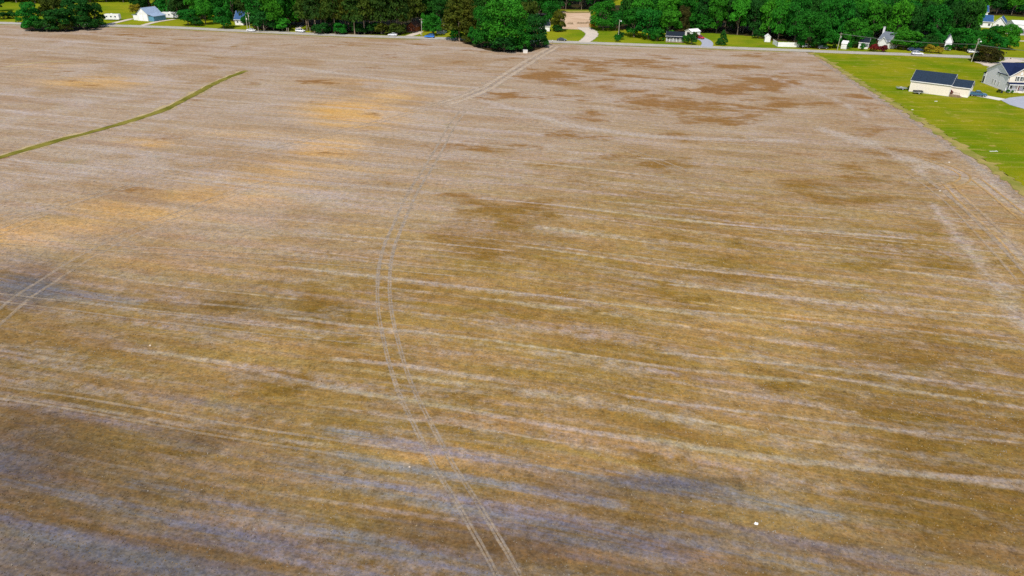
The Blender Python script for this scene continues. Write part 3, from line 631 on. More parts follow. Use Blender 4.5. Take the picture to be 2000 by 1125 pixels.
def shell(t, x0, x1, y0, y1, z0, h, rise, wall, roof, ridge='x', over=0.35, trim=True, gablemat=None):
    if ridge == 'x':
        ym = (y0 + y1) / 2
        MB().prism([(y0, z0), (y1, z0), (y1, h), (ym, h + rise), (y0, h)], x0, x1, 'x').build('wall', MAT[wall], t)
        hl = (y1 - y0) / 2; sl = rise / hl; th = 0.16
        m = MB()
        m.prism([(y0 - over, h - over * sl + .02), (ym, h + rise + .02), (ym, h + rise + th + .02), (y0 - over, h - over * sl + th + .02)], x0 - over, x1 + over, 'x')
        m.prism([(y1 + over, h - over * sl + .02), (ym, h + rise + .02), (ym, h + rise + th + .02), (y1 + over, h - over * sl + th + .02)], x0 - over, x1 + over, 'x')
        m.build('roof', MAT[roof], t)
        if trim:
            for xx in (x0 - over - .03, x1 + over):
                f = MB()
                for ya in (y0 - over, y1 + over):
                    f.prism([(ya, h - over * sl - .10), (ym, h + rise - .10), (ym, h + rise + .20), (ya, h - over * sl + .20)], xx, xx + .03, 'x')
                f.build('barge_board', MAT['white'], t)
            for ya in (y0 - over - .03, y1 + over):
                MB().box(x0 - over, x1 + over, ya, ya + .03, h - over * sl - .10, h - over * sl + .16).build('gutter', MAT['white'], t)
            for xx in (x0, x1):
                for yy in (y0, y1):
                    MB().box(xx - .07, xx + .07, yy - .07, yy + .07, z0, h - 0.02).build('corner_trim', MAT['white'], t)
    else:
        xm = (x0 + x1) / 2
        MB().prism([(x0, z0), (x1, z0), (x1, h), (xm, h + rise), (x0, h)], y0, y1, 'y').build('wall', MAT[gablemat or wall], t)
        hl = (x1 - x0) / 2; sl = rise / hl; th = 0.16
        m = MB()
        for xa in (x0 - over, x1 + over):
            m.prism([(xa, h - over * sl + .02), (xm, h + rise + .02), (xm, h + rise + th + .02), (xa, h - over * sl + th + .02)], y0 - over, y1 + over, 'y')
        m.build('roof', MAT[roof], t)
        if trim:
            for yy in (y0 - over - .03, y1 + over):
                f = MB()
                for xa in (x0 - over, x1 + over):
                    f.prism([(xa, h - over * sl - .10), (xm, h + rise - .10), (xm, h + rise + .20), (xa, h - over * sl + .20)], yy, yy + .03, 'y')
                f.build('barge_board', MAT['white'], t)
def _place(m, side, L, D, pos):
    """map local (a along wall, out, z) to the building's frame"""
    out = []
    for a, o_, z in m.v:
        if side == 'front': out.append((pos + a, -o_, z))
        elif side == 'back': out.append((pos + a, D + o_, z))
        elif side == 'left': out.append((-o_, pos + a, z))
        else: out.append((L + o_, pos + a, z))
    m.v = out; return m
def window(t, L, D, side, pos, z, w_=1.0, h_=1.4, shutters=False, yoff=0.0):
    f = MB(); e = .09
    f.box(-w_/2 - e, w_/2 + e, yoff, yoff + .06, z - e, z); f.box(-w_/2 - e, w_/2 + e, yoff, yoff + .06, z + h_, z + h_ + e)
    f.box(-w_/2 - e, -w_/2, yoff, yoff + .06, z, z + h_); f.box(w_/2, w_/2 + e, yoff, yoff + .06, z, z + h_)
    f.box(-w_/2, w_/2, yoff + .004, yoff + .045, z + h_/2 - .03, z + h_/2 + .03); f.box(-.025, .025, yoff + .004, yoff + .04, z, z + h_/2 - .03)
    fo = _place(f, side, L, D, pos).build('window', MAT['white'], t)
    _place(MB().box(-w_/2, w_/2, yoff - .02, yoff + .015, z, z + h_), side, L, D, pos).build('pane', MAT['glass'], fo)
    if shutters:
        for s_ in (-1, 1):
            c = s_ * (w_/2 + e + .22)
            _place(MB().box(c - .18, c + .18, yoff, yoff + .04, z - .05, z + h_ + .05), side, L, D, pos).build('shutter', MAT['shutter'], t)
def door(t, L, D, side, pos, w_=0.95, h_=2.1, mat='white', z=0.3, yoff=0.0):
    o = _place(MB().box(-w_/2, w_/2, yoff, yoff + .05, z, z + h_), side, L, D, pos).build('door', MAT[mat], t)
    _place(MB().box(w_/2 - .16, w_/2 - .08, yoff + .05, yoff + .11, z + .95, z + 1.05), side, L, D, pos).build('handle', MAT['metal'], o)
    m = MB(); e = .1
    m.box(-w_/2 - e, -w_/2, yoff, yoff + .07, z, z + h_ + e); m.box(w_/2, w_/2 + e, yoff, yoff + .07, z, z + h_ + e); m.box(-w_/2, w_/2, yoff, yoff + .07, z + h_, z + h_ + e)
    _place(m, side, L, D, pos).build('door_frame', MAT['white'], t)

# --- cream house with the slate roof, at the edge of the plot
A, B = G(1775, 178.5), G(1852, 188.5)
ch, L = house('cream_house', 'single storey cream house with dark slate blue gable roof standing on the grass plot', 'house', A, B, 10.0, 3.9, 2.9, 'cream', 'slate', wins=[('right', 1.6, 1.4, .8, 1.1)], over=.3)
MB().box(L * .55, L * .55 + .35, 2.2, 2.55, 4.6, 5.35).build('vent_pipe', MAT['white'], ch)
MB().box(L * .61, L * .61 + .3, 3.0, 3.3, 4.9, 5.4).build('vent_pipe', MAT['white'], ch)
x0, x1 = L + .02, L + 5.6
shell(ch, x0, x1, 2.6, 9.6, 0, 3.2, 1.9, 'cream', 'slate', 'x', .3)
MB().box(L - .02, x1, 2.1, 9.7, -0.3, .22).build('foundation', MAT['concrete'], ch)
pd = MB(); pd.box(L + .1, L + 3.2, .1, 2.2, 0, .55)
for k in range(3): pd.box(L + 3.2 + k * .3, L + 3.5 + k * .3, .5, 1.9, 0, .42 - k * .14)
pd.build('porch', MAT['wood'], ch)
rl = MB()
for k in range(8): rl.box(L + .15 + k * .42, L + .21 + k * .42, .12, .18, .55, 1.5)
rl.box(L + .1, L + 3.2, .1, .2, 1.5, 1.58); rl.build('railing', MAT['wood'], ch)
garw = 4.2
gd = _place(MB().box(-1.9, 1.9, .0, .05, .1, 2.3), 'right', x1, 9, 5.6).build('garage_door', MAT['white'], ch)
for k in range(4): _place(MB().box(-1.86, 1.86, .05, .07, .18 + k * .55, .62 + k * .55), 'right', x1, 9, 5.6).build('panel', MAT['white'], gd)

# --- two storey house at the right edge
A, B = G(1962, 178.5), G(2052, 181)
d = B - A
Lw = 12.6; B2 = A + d.normalized() * Lw
dep = (G(1927, 161) - A).length * 0.86
wh, L = house('two_storey_house', 'pale two storey house with red front door, navy roof and front gable', 'house', A, B2, dep, 5.5, 3.4, 'greyside', 'navy', over=.3,
   wins=[('left', dep * .50, 1.3, .6, 1.3), ('left', dep * .62, 1.3, .6, 1.3), ('left', dep * .34, 1.3, .5, 1.2), ('left', dep * .40, 4.4, .6, 1.1), ('front', 1.4, .9, 1.5, 1.5), ('front', 6.9, .9, 1.6, 1.4), ('front', 9.8, .9, 1.1, 1.4), ('front', 10.4, 3.6, 1.0, 1.3, True)],
   doors=[('front', 4.2, 1.0, 2.1, 'reddoor', .45)])
shell(wh, .15, 7.6, -.35, dep * .5, 3.35, 5.5, 2.5, 'tan', 'navy', 'y', .3)
fg = MB().prism([(.17, 3.2), (7.58, 3.2), (7.58, 5.45), (.17, 5.45)], -.39, -.36, 'y').build('front_siding', MAT['cream'], wh)
window(wh, L, dep, 'front', 3.1, 3.9, 0.8, 1.4, False, .40); window(wh, L, dep, 'front', 4.2, 3.9, 0.8, 1.4, False, .40)
for xs_ in (2.35, 4.95): MB().box(xs_ - .17, xs_ + .17, -.45, -.40, 3.85, 5.35).build('shutter', MAT['shutter'], wh)
MB().prism([(3.45, 5.9), (4.25, 5.9), (4.25, 6.7), (3.85, 7.0), (3.45, 6.7)], -.46, -.37, 'y').build('gable_vent', MAT['white'], wh)
MB().box(.1, 7.7, -.47, -.37, 5.42, 5.62).build('gable_band', MAT['white'], wh)
MB().prism([(-2.1, 2.75), (.0, 3.3), (.0, 3.45), (-2.1, 2.90)], -.2, L + .2, 'x').build('porch_roof', MAT['navy'], wh)
MB().box(-.2, L + .2, -2.14, -2.1, 2.62, 2.92).build('porch_beam', MAT['white'], wh)
MB().box(-.1, L + .1, -2.0, -.02, -.2, .42).build('porch_floor', MAT['concrete'], wh)
for x in (.05, 3.0, 5.6, 9.0, 12.4): MB().box(x - .11, x + .11, -1.98, -1.76, .42, 2.65).build('porch_post', MAT['white'], wh)
for a, b in ((.2, 2.9), (5.7, 8.9)):
    m = MB().box(a, b, -1.9, -1.84, 1.25, 1.32); m.box(a, b, -1.9, -1.84, .55, .6)
    k = a
    while k < b: m.box(k, k + .04, -1.89, -1.85, .6, 1.25); k += .22
    m.build('railing', MAT['white'], wh)
MB().box(3.4, 5.1, -2.6, -2.0, -.1, .2).build('front_step', MAT['concrete'], wh)
eb = MB().box(-.02, 1.2, dep - .1, dep + 1.6, 0, 3.6).build('rear_bay', MAT['greyside'], wh)
MB().prism([(dep - .1, 4.4), (dep + 1.9, 3.55), (dep + 1.9, 3.7), (dep - .1, 4.55)], -.25, 4.5, 'x').build('rear_porch_roof', MAT['navy'], wh)
_place(MB().box(-.55, .55, .03, .06, .3, 2.6), 'left', L, dep, dep + .75).build('patio_door', MAT['glass'], wh)

# --- barn on the far left
A, B = G(290, 41.6), G(317, 40)
A, B = G(270, 40.3), G(290, 41.8)
bn, L = house('tin_barn', 'white metal barn with pale blue tin roof beside the green field', 'barn', A, B, 10, 3.8, 2.9, 'white', 'tin', 'y', over=.25, trim=False)
_place(MB().box(-1.2, 1.2, .0, .06, .2, 3.0), 'front', L, 10, L * .33).build('barn_door', MAT['greyside'], bn)
_place(MB().box(-1.0, 1.0, .0, .06, .2, 3.0), 'front', L, 10, L * .78).build('barn_door', MAT['greyside'], bn)
_place(MB().box(-.5, .5, .0, .06, 4.3, 5.3), 'front', L, 10, L * .5).build('hay_door', MAT['greyside'], bn)
MB().box(-4.2, -.02, 1.0, 9, 0, 2.7).build('side_shed', MAT['white'], bn)
MB().prism([(-4.9, 2.72), (0, 3.5), (0, 3.62), (-4.9, 2.84)], .7, 9.3, 'y').build('side_shed_roof', MAT['tin'], bn)
MB().box(L + .02, L + 3.6, 0.6, 9.4, 0, 2.6).build('side_wing', MAT['bluewall'], bn)
MB().prism([(L, 3.7), (L + 4.0, 2.62), (L + 4.0, 2.75), (L, 3.85)], .2, 9.8, 'y').build('side_wing_roof', MAT['tin'], bn)
for k in range(5): MB().box(L + 3.6, L + 3.68, 1.2 + k * 1.8, 1.4 + k * 1.8, .1, 2.55).build('wall_rib', MAT['bluewall'], bn)

def camper(name, label, cat, p, rz, Ln, Wd=2.5, Ht=2.7):
    t = thing(name, label, cat, p, rz)
    prof = [(-Ln/2, .9), (-Ln/2 + .3, .55), (Ln/2 - .3, .55), (Ln/2, 1.0), (Ln/2 - .15, .55 + Ht), (Ln/2 - .6, .6 + Ht), (-Ln/2 + .7, .6 + Ht), (-Ln/2 + .1, .2 + Ht)]
    MB().prism(prof, -Wd/2, Wd/2, 'y').build('body', MAT['white'], t)
    for k in range(3):
        x = -Ln * .3 + k * Ln * .28
        MB().box(x - .4, x + .4, -Wd/2 - .02, -Wd/2, 1.7, 2.4).build('window', MAT['glass'], t)
    MB().box(Ln * .34, Ln * .34 + .7, -Wd/2 - .03, -Wd/2, .6, 2.6).build('door', MAT['greyside'], t)
    for s_ in (-1, 1):
        for dx in (-.45, .45): MB().disc((dx, s_ * (Wd/2 - .12), .36), .36, .22).build('wheel', MAT['tyre'], t)
    MB().tube([(-Ln/2 + .2, 0, .55), (-Ln/2 - 1.2, 0, .5)], .06).build('hitch', MAT['black'], t)
    MB().box(-.5, .5, -.4, .4, .6 + Ht, .85 + Ht).build('roof_unit', MAT['white'], t)
    return t
camper('travel_trailer', 'long white travel trailer parked right of the tin barn', 'trailer', G(334, 35.8), -0.05, 10.5)
camper('camper_van', 'white camper parked between the dark tree clump and the barn', 'camper', G(221, 39.5), 0.0, 8.5)
t = thing('carport', 'open carport with pale flat roof behind the travel trailer', 'carport', G(316, 27), 0)
MB().box(-4, 4, -2.5, 2.5, 2.6, 2.8).build('roof', MAT['white'], t)
for x in (-3.8, 3.8):
    for y in (-2.3, 2.3): MB().box(x - .06, x + .06, y - .06, y + .06, 0, 2.6).build('post', MAT['white'], t)
MB().box(-3.2, 1.2, -1, 1, .2, 1.5).build('stored_load', MAT['black'], t)

# --- small houses along the road
house('blue_roof_house', 'small house with bright blue roof behind the first cluster of roadside trees', 'house', G(460, 49), G(477, 49.5), 8, 3.2, 3.6, 'greyside', 'blueroof', over=.5, wins=[('front', 1.4, 1.2, .9, 1.2), ('front', 3.6, 1.2, .9, 1.2)], doors=[('front', 2.5)])
lc, L = house('log_cabin', 'rust red log cabin under dark pines by the road', 'cabin', G(796, 62), G(812, 63), 6, 2.8, 2.0, 'log', 'logroof', 'y', over=.5, wins=[('front', 1.0, 1.1, .7, 1.0)], doors=[('front', 2.9, .9, 2.0, 'logroof', .3)], trim=False)
for k in range(8): MB().tube([(-.15, -.04, .35 + k * .33), (L + .15, -.04, .35 + k * .33)], .12, 6).build('log', MAT['log'], lc)
MB().box(-.2, L + .2, -1.8, -.1, 0, .4).build('porch', MAT['wood'], lc)
for x in (0, L): MB().box(x - .08, x + .08, -1.75, -1.6, .4, 2.7).build('porch_post', MAT['logroof'], lc)
house('shaded_blue_house', 'dark blue grey house half hidden left of the tall olive pine', 'house', G(853, 66), G(867, 66.5), 7, 4.6, 2.2, 'bluegrey', 'darkroof', over=.4, wins=[('front', 1.0, 1.2, .8, 1.2), ('front', 2.8, 1.2, .8, 1.2)])
house('white_cottage', 'little white house with dark roof right of the big oak clump', 'house', G(1057, 61.5), G(1073, 61.5), 7, 3.0, 2.6, 'white', 'darkroof', over=.4, wins=[('front', 1.2, 1.1, 1.3, 1.2)], doors=[('front', 3.2)])
A, B = G(1301, 81.5), G(1334, 83.0)
ph, L = house('porch_house', 'low white house with long railed porch and charcoal roof beside the road', 'house', A, B, 8, 2.9, 1.5, 'white', 'darkroof', over=.5, wins=[('front', 1.4, 1.0, 1.1, 1.2), ('front', 5.2, 1.0, 1.1, 1.2)], doors=[('front', 3.4)])
MB().box(-.2, L + .2, -2.2, -.06, 0, .5).build('porch', MAT['wood'], ph)
MB().prism([(-2.4, 2.35), (-.36, 2.62), (-.36, 2.75), (-2.4, 2.48)], -.3, L + .3, 'x').build('porch_roof', MAT['darkroof'], ph)
for k in range(6): MB().box(k * L / 5 - .09, k * L / 5 + .09, -2.2, -2.02, .5, 2.38).build('porch_post', MAT['white'], ph)
m = MB().box(0, L, -2.15, -2.09, 1.3, 1.42); m.box(0, L, -2.15, -2.09, .6, .7)
for k in range(int(L / .3)): m.box(k * .3, k * .3 + .06, -2.14, -2.1, .7, 1.3)
m.build('railing', MAT['white'], ph)
A, B = G(1337, 70), G(1350, 72.5)
gp, L = house('white_carport', 'small white gabled carport just behind the porch house', 'carport', A, B, 6, 2.6, 1.0, 'white', 'white', 'y', over=.25, trim=False)
_place(MB().box(-1.1, 1.1, .0, .05, .1, 2.2), 'front', L, 6, L * .55).build('opening', MAT['black'], gp)
sh, L = house('garden_shed', 'tiny white garden shed on the lawn left of the white fence', 'shed', G(1493, 82), G(1504, 82.5), 3.2, 2.5, 1.1, 'white', 'white', 'y', over=.15, doors=[('front', 1.3, 1.1, 1.9, 'white', .15)])
A, B = G(1713, 93), G(1734, 96)
gh, L = house('grey_roof_house', 'white house with grey steep roof and tall chimney beside the purple bush', 'house', A, B, 8, 4.0, 3.2, 'white', 'greyroof', over=.4, chimney=(-.5, 3.6, .7, 9.3), wins=[('front', 1.4, 1.2, 1.0, 1.4)])
shell(gh, L * .35, L * .98, -2.2, 3.0, 0, 3.6, 1.9, 'white', 'greyroof', 'y', .35)
A, B = G(1843, 97), G(1856, 98)
house('narrow_grey_house', 'narrow pale grey house end showing between yellow bushes and trees', 'house', A, B, 8, 4.2, 2.4, 'greyside', 'greyroof', 'y', over=.3, wins=[('front', 1.5, 1.4, .8, 1.2)])
house('white_outbuilding', 'white outbuilding corner right of the roadside utility pole', 'shed', G(1642, 95.5), G(1652, 96.5), 4, 2.6, 1.0, 'white', 'white', 'x', over=.2, doors=[('front', 1.2)])
house('small_white_house', 'small white house partly hidden under green branches', 'house', G(1676, 94.5), G(1694, 96), 6, 2.9, 1.6, 'white', 'darkroof', over=.3, wins=[('front', 1.4, 1.0, 1.0, 1.2), ('front', 3.6, 1.0, 1.0, 1.2)])
# houses in the far right corner
house('blue_roof_farmhouse', 'white farmhouse with two blue roofs in the upper right woods', 'house', G(1908, 53), G(1935, 54.5), 9, 3.6, 3.0, 'white', 'blueroof', over=.5, wins=[('front', 2, 1.1, 1.2, 1.3), ('front', 6, 1.1, 1.2, 1.3)])
t2 = G(1937, 54); house('blue_hip_house', 'lower blue roofed wing house right of the white farmhouse', 'house', t2, G(1962, 56), 10, 2.8, 3.4, 'white', 'blueroof', 'y', over=.5, wins=[('front', 2.5, 1.0, 1.2, 1.2)])
house('hidden_blue_house', 'blue roofed white house peeking out near the top right corner', 'house', G(1906, 33), G(1927, 34), 10, 3.6, 3.4, 'white', 'blueroof', over=.5, wins=[('front', 3, 1.2, 1.1, 1.3)], doors=[('front', 6)])
A, B = G(1977, 63), G(2040, 66)
house('long_white_shed', 'long white building with sloping roof line at the right frame edge', 'shed', A, B, 14, 4.4, 1.4, 'white', 'white', 'x', over=.2)
house('white_gap_house', 'sliver of a white house seen between crowns above the yellow bushes', 'house', G(1838, 65), G(1850, 66), 6, 3.0, 1.8, 'white', 'greyroof', over=.3)

# --- fences
def panel_fence(name, label, P, h, n, mat):
    o = P[0]; t = thing(name, label, 'fence', o)
    for a, b in zip(P[:-1], P[1:]):
        d = b - a; k = max(1, round(d.length / 2.4)); u = d / k; ang = math.atan2(d.y, d.x)
        for i in range(k + 1):
            q = a + u * i - o; MB().box(q.x - .08, q.x + .08, q.y - .08, q.y + .08, 0, h + .15).build('post', MAT[mat], t)
        for i in range(k):
            q = a + u * (i + .5) - o; l = u.length / 2 - .08
            MB().box(q.x - l, q.x + l, q.y - .03, q.y + .03, .08, h, ang, (q.x, q.y)).build('panel', MAT[mat], t)
    return t
panel_fence('white_fence', 'white panel privacy fence along the road left of the big shade tree', PX([(1509.5, 86), (1518, 91.5), (1560, 92.5)]), 2.2, 6, 'white')
panel_fence('white_fence', 'tall white fence running down to the right frame edge beside the farm lawn', PX([(1974, 52), (1982, 62), (2000, 67.5), (2050, 72)]), 2.6, 6, 'white')

# ------------------------------------------------------------------ vehicles
def car(label, px, py, heading, kind='sedan', mat='p_white', name='parked_car', cat='car', z=0.06):
    """heading: direction of the nose, radians from +X"""
    p = G(px, py); t = thing(name, label, cat, (p.x, p.y, z), heading)
    if kind == 'sedan':
        Ln, W, prof = 4.6, 1.8, [(-2.3, .35), (-2.3, .85), (-2.1, .98), (-1.4, 1.0), (1.0, .96), (2.05, .80), (2.3, .62), (2.3, .35)]
        cab = [(-1.65, .99), (-1.05, 1.42), (.25, 1.45), (1.05, .96)]; roof = [(-1.0, 1.40), (-.95, 1.47), (.2, 1.50), (.28, 1.44)]
    elif kind == 'suv':
        Ln, W, prof = 4.9, 1.95, [(-2.45, .40), (-2.45, 1.05), (-2.35, 1.15), (1.1, 1.12), (2.2, 1.0), (2.45, .8), (2.45, .40)]
        cab = [(-2.3, 1.14), (-2.0, 1.72), (.2, 1.76), (1.1, 1.12)]; roof = [(-2.0, 1.70), (-1.95, 1.79), (.15, 1.82), (.25, 1.75)]
    else:
        Ln, W, prof = 5.7, 2.0, [(-2.85, .50), (-2.85, 1.12), (-2.75, 1.15), (1.35, 1.15), (2.6, 1.05), (2.85, .9), (2.85, .50)]
        cab = [(-.75, 1.14), (-.6, 1.80), (.6, 1.83), (1.45, 1.14)]; roof = [(-.6, 1.78), (-.55, 1.87), (.55, 1.9), (.65, 1.82)]
    b = MB().prism(prof, -W/2, W/2, 'y').build('body', MAT[mat], t)
    bv = b.modifiers.new('bevel', 'BEVEL'); bv.width = .07; bv.segments = 2
    c = MB(); k = len(cab)
    c.prism(cab, -W/2 + .1, W/2 - .1, 'y')
    for i, v in enumerate(c.v):
        if v[2] > 1.3: c.v[i] = (v[0], v[1] * .84, v[2])
    c.build('windows', MAT['glass'], t)
    MB().prism(roof, -W/2 + .22, W/2 - .22, 'y').build('roof', MAT[mat], t)
    m = MB()
    for s_ in (-1, 1):
        for i in (0, 2):
            a, bb = (cab[0], cab[1]) if i == 0 else (cab[3], cab[2])
            m.tube([(a[0], s_ * (W/2 - .1), a[1]), (bb[0], s_ * (W/2 - .1) * .84, bb[1])], .05, 4)
        xm = (cab[1][0] + cab[2][0]) / 2; m.tube([(xm, s_ * (W/2 - .09), cab[0][1]), (xm, s_ * (W/2 - .09) * .84, cab[1][1])], .05, 4)
    m.build('pillars', MAT[mat], t)
    wx = Ln * .315
    for x in (-wx, wx):
        for s_ in (-1, 1):
            wo = MB().disc((x, s_ * (W/2 - .1), .34), .34, .24).build('wheel', MAT['tyre'], t)
            MB().disc((x, s_ * (W/2 + .025), .34), .2, .03, 10).build('rim', MAT['rim'], wo)
    for s_ in (-1, 1):
        MB().box(Ln/2 - .06, Ln/2 + .02, s_ * W * .36 - .2, s_ * W * .36 + .2, .62, .76).build('headlight', MAT['lampglass'], t)
        MB().box(-Ln/2 - .02, -Ln/2 + .06, s_ * W * .38 - .15, s_ * W * .38 + .15, .72, .9).build('tail_light', MAT['taillight'], t)
        MB().box(cab[-1][0] - .25, cab[-1][0] - .1, s_ * (W/2 + .1) - .08, s_ * (W/2 + .1) + .08, cab[0][1] + .02, cab[0][1] + .18).build('mirror', MAT[mat], t)
    for x in (-Ln/2 - .05, Ln/2 - .07): MB().box(x, x + .12, -W/2 + .05, W/2 - .05, .32, .55).build('bumper', MAT['black'], t)
    if kind == 'pickup':
        MB().box(-2.68, -.86, -W/2 + .13, W/2 - .13, 1.1, 1.165).build('bed_floor', MAT['black'], t)
        m = MB(); m.box(-2.8, -.8, -W/2 + .0, -W/2 + .11, 1.15, 1.32); m.box(-2.8, -.8, W/2 - .11, W/2, 1.15, 1.32); m.box(-2.85, -2.75, -W/2 + .11, W/2 - .11, 1.15, 1.32)
        m.build('bed_side', MAT[mat], t)
    return t
ROADANG = math.atan2((ROAD[24] - ROAD[3]).y, (ROAD[24] - ROAD[3]).x)
car('white sedan on the road in front of the two left utility poles', 491, 61.5, ROADANG, 'sedan', 'p_white')
car('white sport utility car turning out beside the yellow bush', 587, 63, ROADANG - .25, 'suv', 'p_white')
car('low white car driving past the dark pines', 767, 70.5, ROADANG + math.pi, 'sedan', 'p_white')
car('bright blue car on the road left of the olive pine', 839, 74, ROADANG + math.pi, 'suv', 'p_blue')
car('black car on the road right of the big oak clump', 1097, 80, ROADANG, 'sedan', 'p_dark')
car('red car at the head of the curved grey driveway', 1367, 76, -1.1, 'suv', 'p_red')
car('white estate car on the right part of the road beside blue vehicles', 1791, 107.5, ROADANG, 'suv', 'p_white')
car('dark blue pickup truck nosing out of the cream house driveway', 1908, 188, -0.35, 'pickup', 'p_teal', 'pickup_truck', 'pickup')
car('blue car parked in shade behind the white estate car, left one', 1781, 99.5, ROADANG + .2, 'sedan', 'p_navy')
car('blue car parked in shade behind the white estate car, right one', 1795, 100.5, ROADANG + .1, 'sedan', 'p_navy')
car('silver car under the big shade tree right of the white fence', 1573, 92.5, ROADANG + .3, 'suv', 'p_white')
car('black car under the big shade tree nearest the road', 1606, 95.5, ROADANG, 'suv', 'p_dark')
car('pale vehicle parked behind the dark brownish tree near the far road', 1900, 104, ROADANG, 'suv', 'p_white')

# utility trailer and small craft next to the cream house
def util_trailer(label, px, py, rz, loaded):
    t = thing('utility_trailer', label, 'trailer', G(px, py), rz)
    MB().box(-2.2, 1.2, -.9, .9, .55, .68).build('deck', MAT['metal'], t)
    m = MB()
    for y in (-.9, .86): m.box(-2.2, 1.2, y, y + .04, .9, .96)
    for x in (-2.2, -.5, 1.16):
        for y in (-.9, .86): m.box(x, x + .04, y, y + .04, .68, .9)
    m.build('rail', MAT['metal'], t)
    for s_ in (-1, 1):
        w_ = MB().disc((-.4, s_ * 1.02, .33), .33, .18).build('wheel', MAT['tyre'], t); MB().disc((-.4, s_ * 1.12, .33), .2, .02, 10).build('rim', MAT['rim'], w_)
        MB().box(-.85, .05, s_ * 1.03 - .13, s_ * 1.03 + .13, .70, .76).build('mudguard', MAT['white'], t)
    MB().tube([(1.2, 0, .6), (3.0, 0, .5)], .05).build('drawbar', MAT['metal'], t)
    if loaded: MB().box(-2.0, .9, -.7, .7, .68, 1.2).build('cover', MAT['black'], t)
    return t
util_trailer('low black trailer with white mudguards along the cream wall', 1795, 183.5, -.15, True)
util_trailer('small white trailer at the left end of the cream house', 1763, 175, -.1, False)

# ------------------------------------------------------------------ utility poles, lines, road furniture
POLES = {}
def pole(label, px, py, toppx, lamp=0, arm=True, lean=0.0, mat='polewood', name='utility_pole', rad=.16):
    p = G(px, py); h = hm(px, py, py - toppx); t = thing(name, label, 'pole', p)
    top = (lean * h, 0, h)
    MB().tube([(0, 0, -.3), top], [rad, rad * .7], 8).build('post', MAT[mat], t)
    if arm:
        a = MB().box(top[0] - 1.1, top[0] + 1.1, -.2, -.08, h - .75, h - .6, .6).build('crossarm', MAT['wood'], t)
        for q in (-.95, 0, .95): MB().tube([(top[0] + q * math.cos(.6), q * math.sin(.6) - .14, h - .6), (top[0] + q * math.cos(.6), q * math.sin(.6) - .14, h - .4)], .05, 6).build('insulator', MAT['lampglass'], a)
        MB().tube([(top[0] + .32, -.1, h - 2.3), (top[0] + .32, -.1, h - 1.4)], .22, 10).build('transformer', MAT['metal'], t)
    if lamp:
        l = MB().tube([(top[0] * lamp, 0, h * lamp), (top[0] * lamp + .6, -1.0, h * lamp + .35)], .04, 6).build('lamp_arm', MAT['metal'], t)
        MB().tube([(top[0] * lamp + .6, -1.0, h * lamp + .40), (top[0] * lamp + .62, -1.05, h * lamp - .05)], [.16, .34], 10).build('lamp_head', MAT['white'], l)
    POLES[label] = (p, h); return t
pole('taller utility pole of the pair beside the white sedan', 489, 60.5, 26, 0, True)
pole('shorter pole of the pair with a lamp, left of the taller one', 484, 61, 33, .8, False)
pole('slim pole beside the log cabin driveway', 824, 71, 38, 0, True)
pole('lamp pole on the lawn right of the round green tree', 1207, 80, 41, .93, False)
pole('utility pole at the roadside right of the big shade tree', 1635, 98, 66, 0, True, .03)
pole('tall pale lamp pole on the grass near the dark brownish tree', 1897, 121, 77, .86, True, .04)
def wires(P, z, lab):
    t = None
    for k, off in enumerate((-.7, 0, .7)):
        pts = []
        for a, b in zip(P[:-1], P[1:]):
            for i in range(13):
                s_ = i / 12; q = a.lerp(b, s_); pts.append((q.x, q.y + off, z - 4 * 1.0 * s_ * (1 - s_)))
        if t is None: t = tag(MB().tube(pts, .03, 4).build('power_line', MAT['wire']), lab, 'cable')
        else: MB().tube(pts, .03, 4).build('wire', MAT['wire'], t)
a, b = POLES['utility pole at the roadside right of the big shade tree'], POLES['tall pale lamp pole on the grass near the dark brownish tree']
wires([a[0], b[0], b[0] + (b[0] - a[0]) * .7], min(a[1], b[1]) - .4, 'thin power lines strung between the two right utility poles')
# mailboxes and marker posts
def mailbox(label, px, py, mat='white', h=1.2, box=True, group=None):
    p = G(px, py); t = thing('mailbox' if box else 'marker_post', label, 'mailbox' if box else 'post', p, ROADANG, group)
    MB().box(-.07, .07, -.07, .07, 0, h).build('post', MAT['wood' if box else mat], t)
    if box:
        k = [(-.16, h), (.16, h), (.16, h + .22), (.08, h + .34), (-.08, h + .34), (-.16, h + .22)]
        MB().prism([(a, b) for a, b in k], -.3, .3, 'y').build('box', MAT[mat], t)
    return t
for i, (x, y, top) in enumerate([(505, 63, 52), (516, 62, 50)]):
    mailbox(['pale marker post right of the white sedan, left of two', 'pale marker post right of the white sedan, right of two'][i], x, y, 'palebark', hm(x, y, y - top), False)
for i, (x, y) in enumerate([(561, 64), (564, 64), (614, 64), (606, 63)]):
    mailbox(['pale roadside post left of the turning white car, outer one', 'pale roadside post left of the turning white car, inner one', 'stub post under the pines right of the turning white car', 'thin trunk like post behind the stub post'][i], x, y, 'palebark', hm(x, y, 9), False)
mailbox('mailbox at the mouth of the dirt driveway', 1079, 85, 'greyside'); mailbox('mailbox beside the log cabin pole', 822, 71.5, 'white')
mailbox('mailbox left of the parked cars under the shade tree', 1567, 96, 'white'); mailbox('dark mailbox at the side road entrance', 1964, 108.5, 'black')

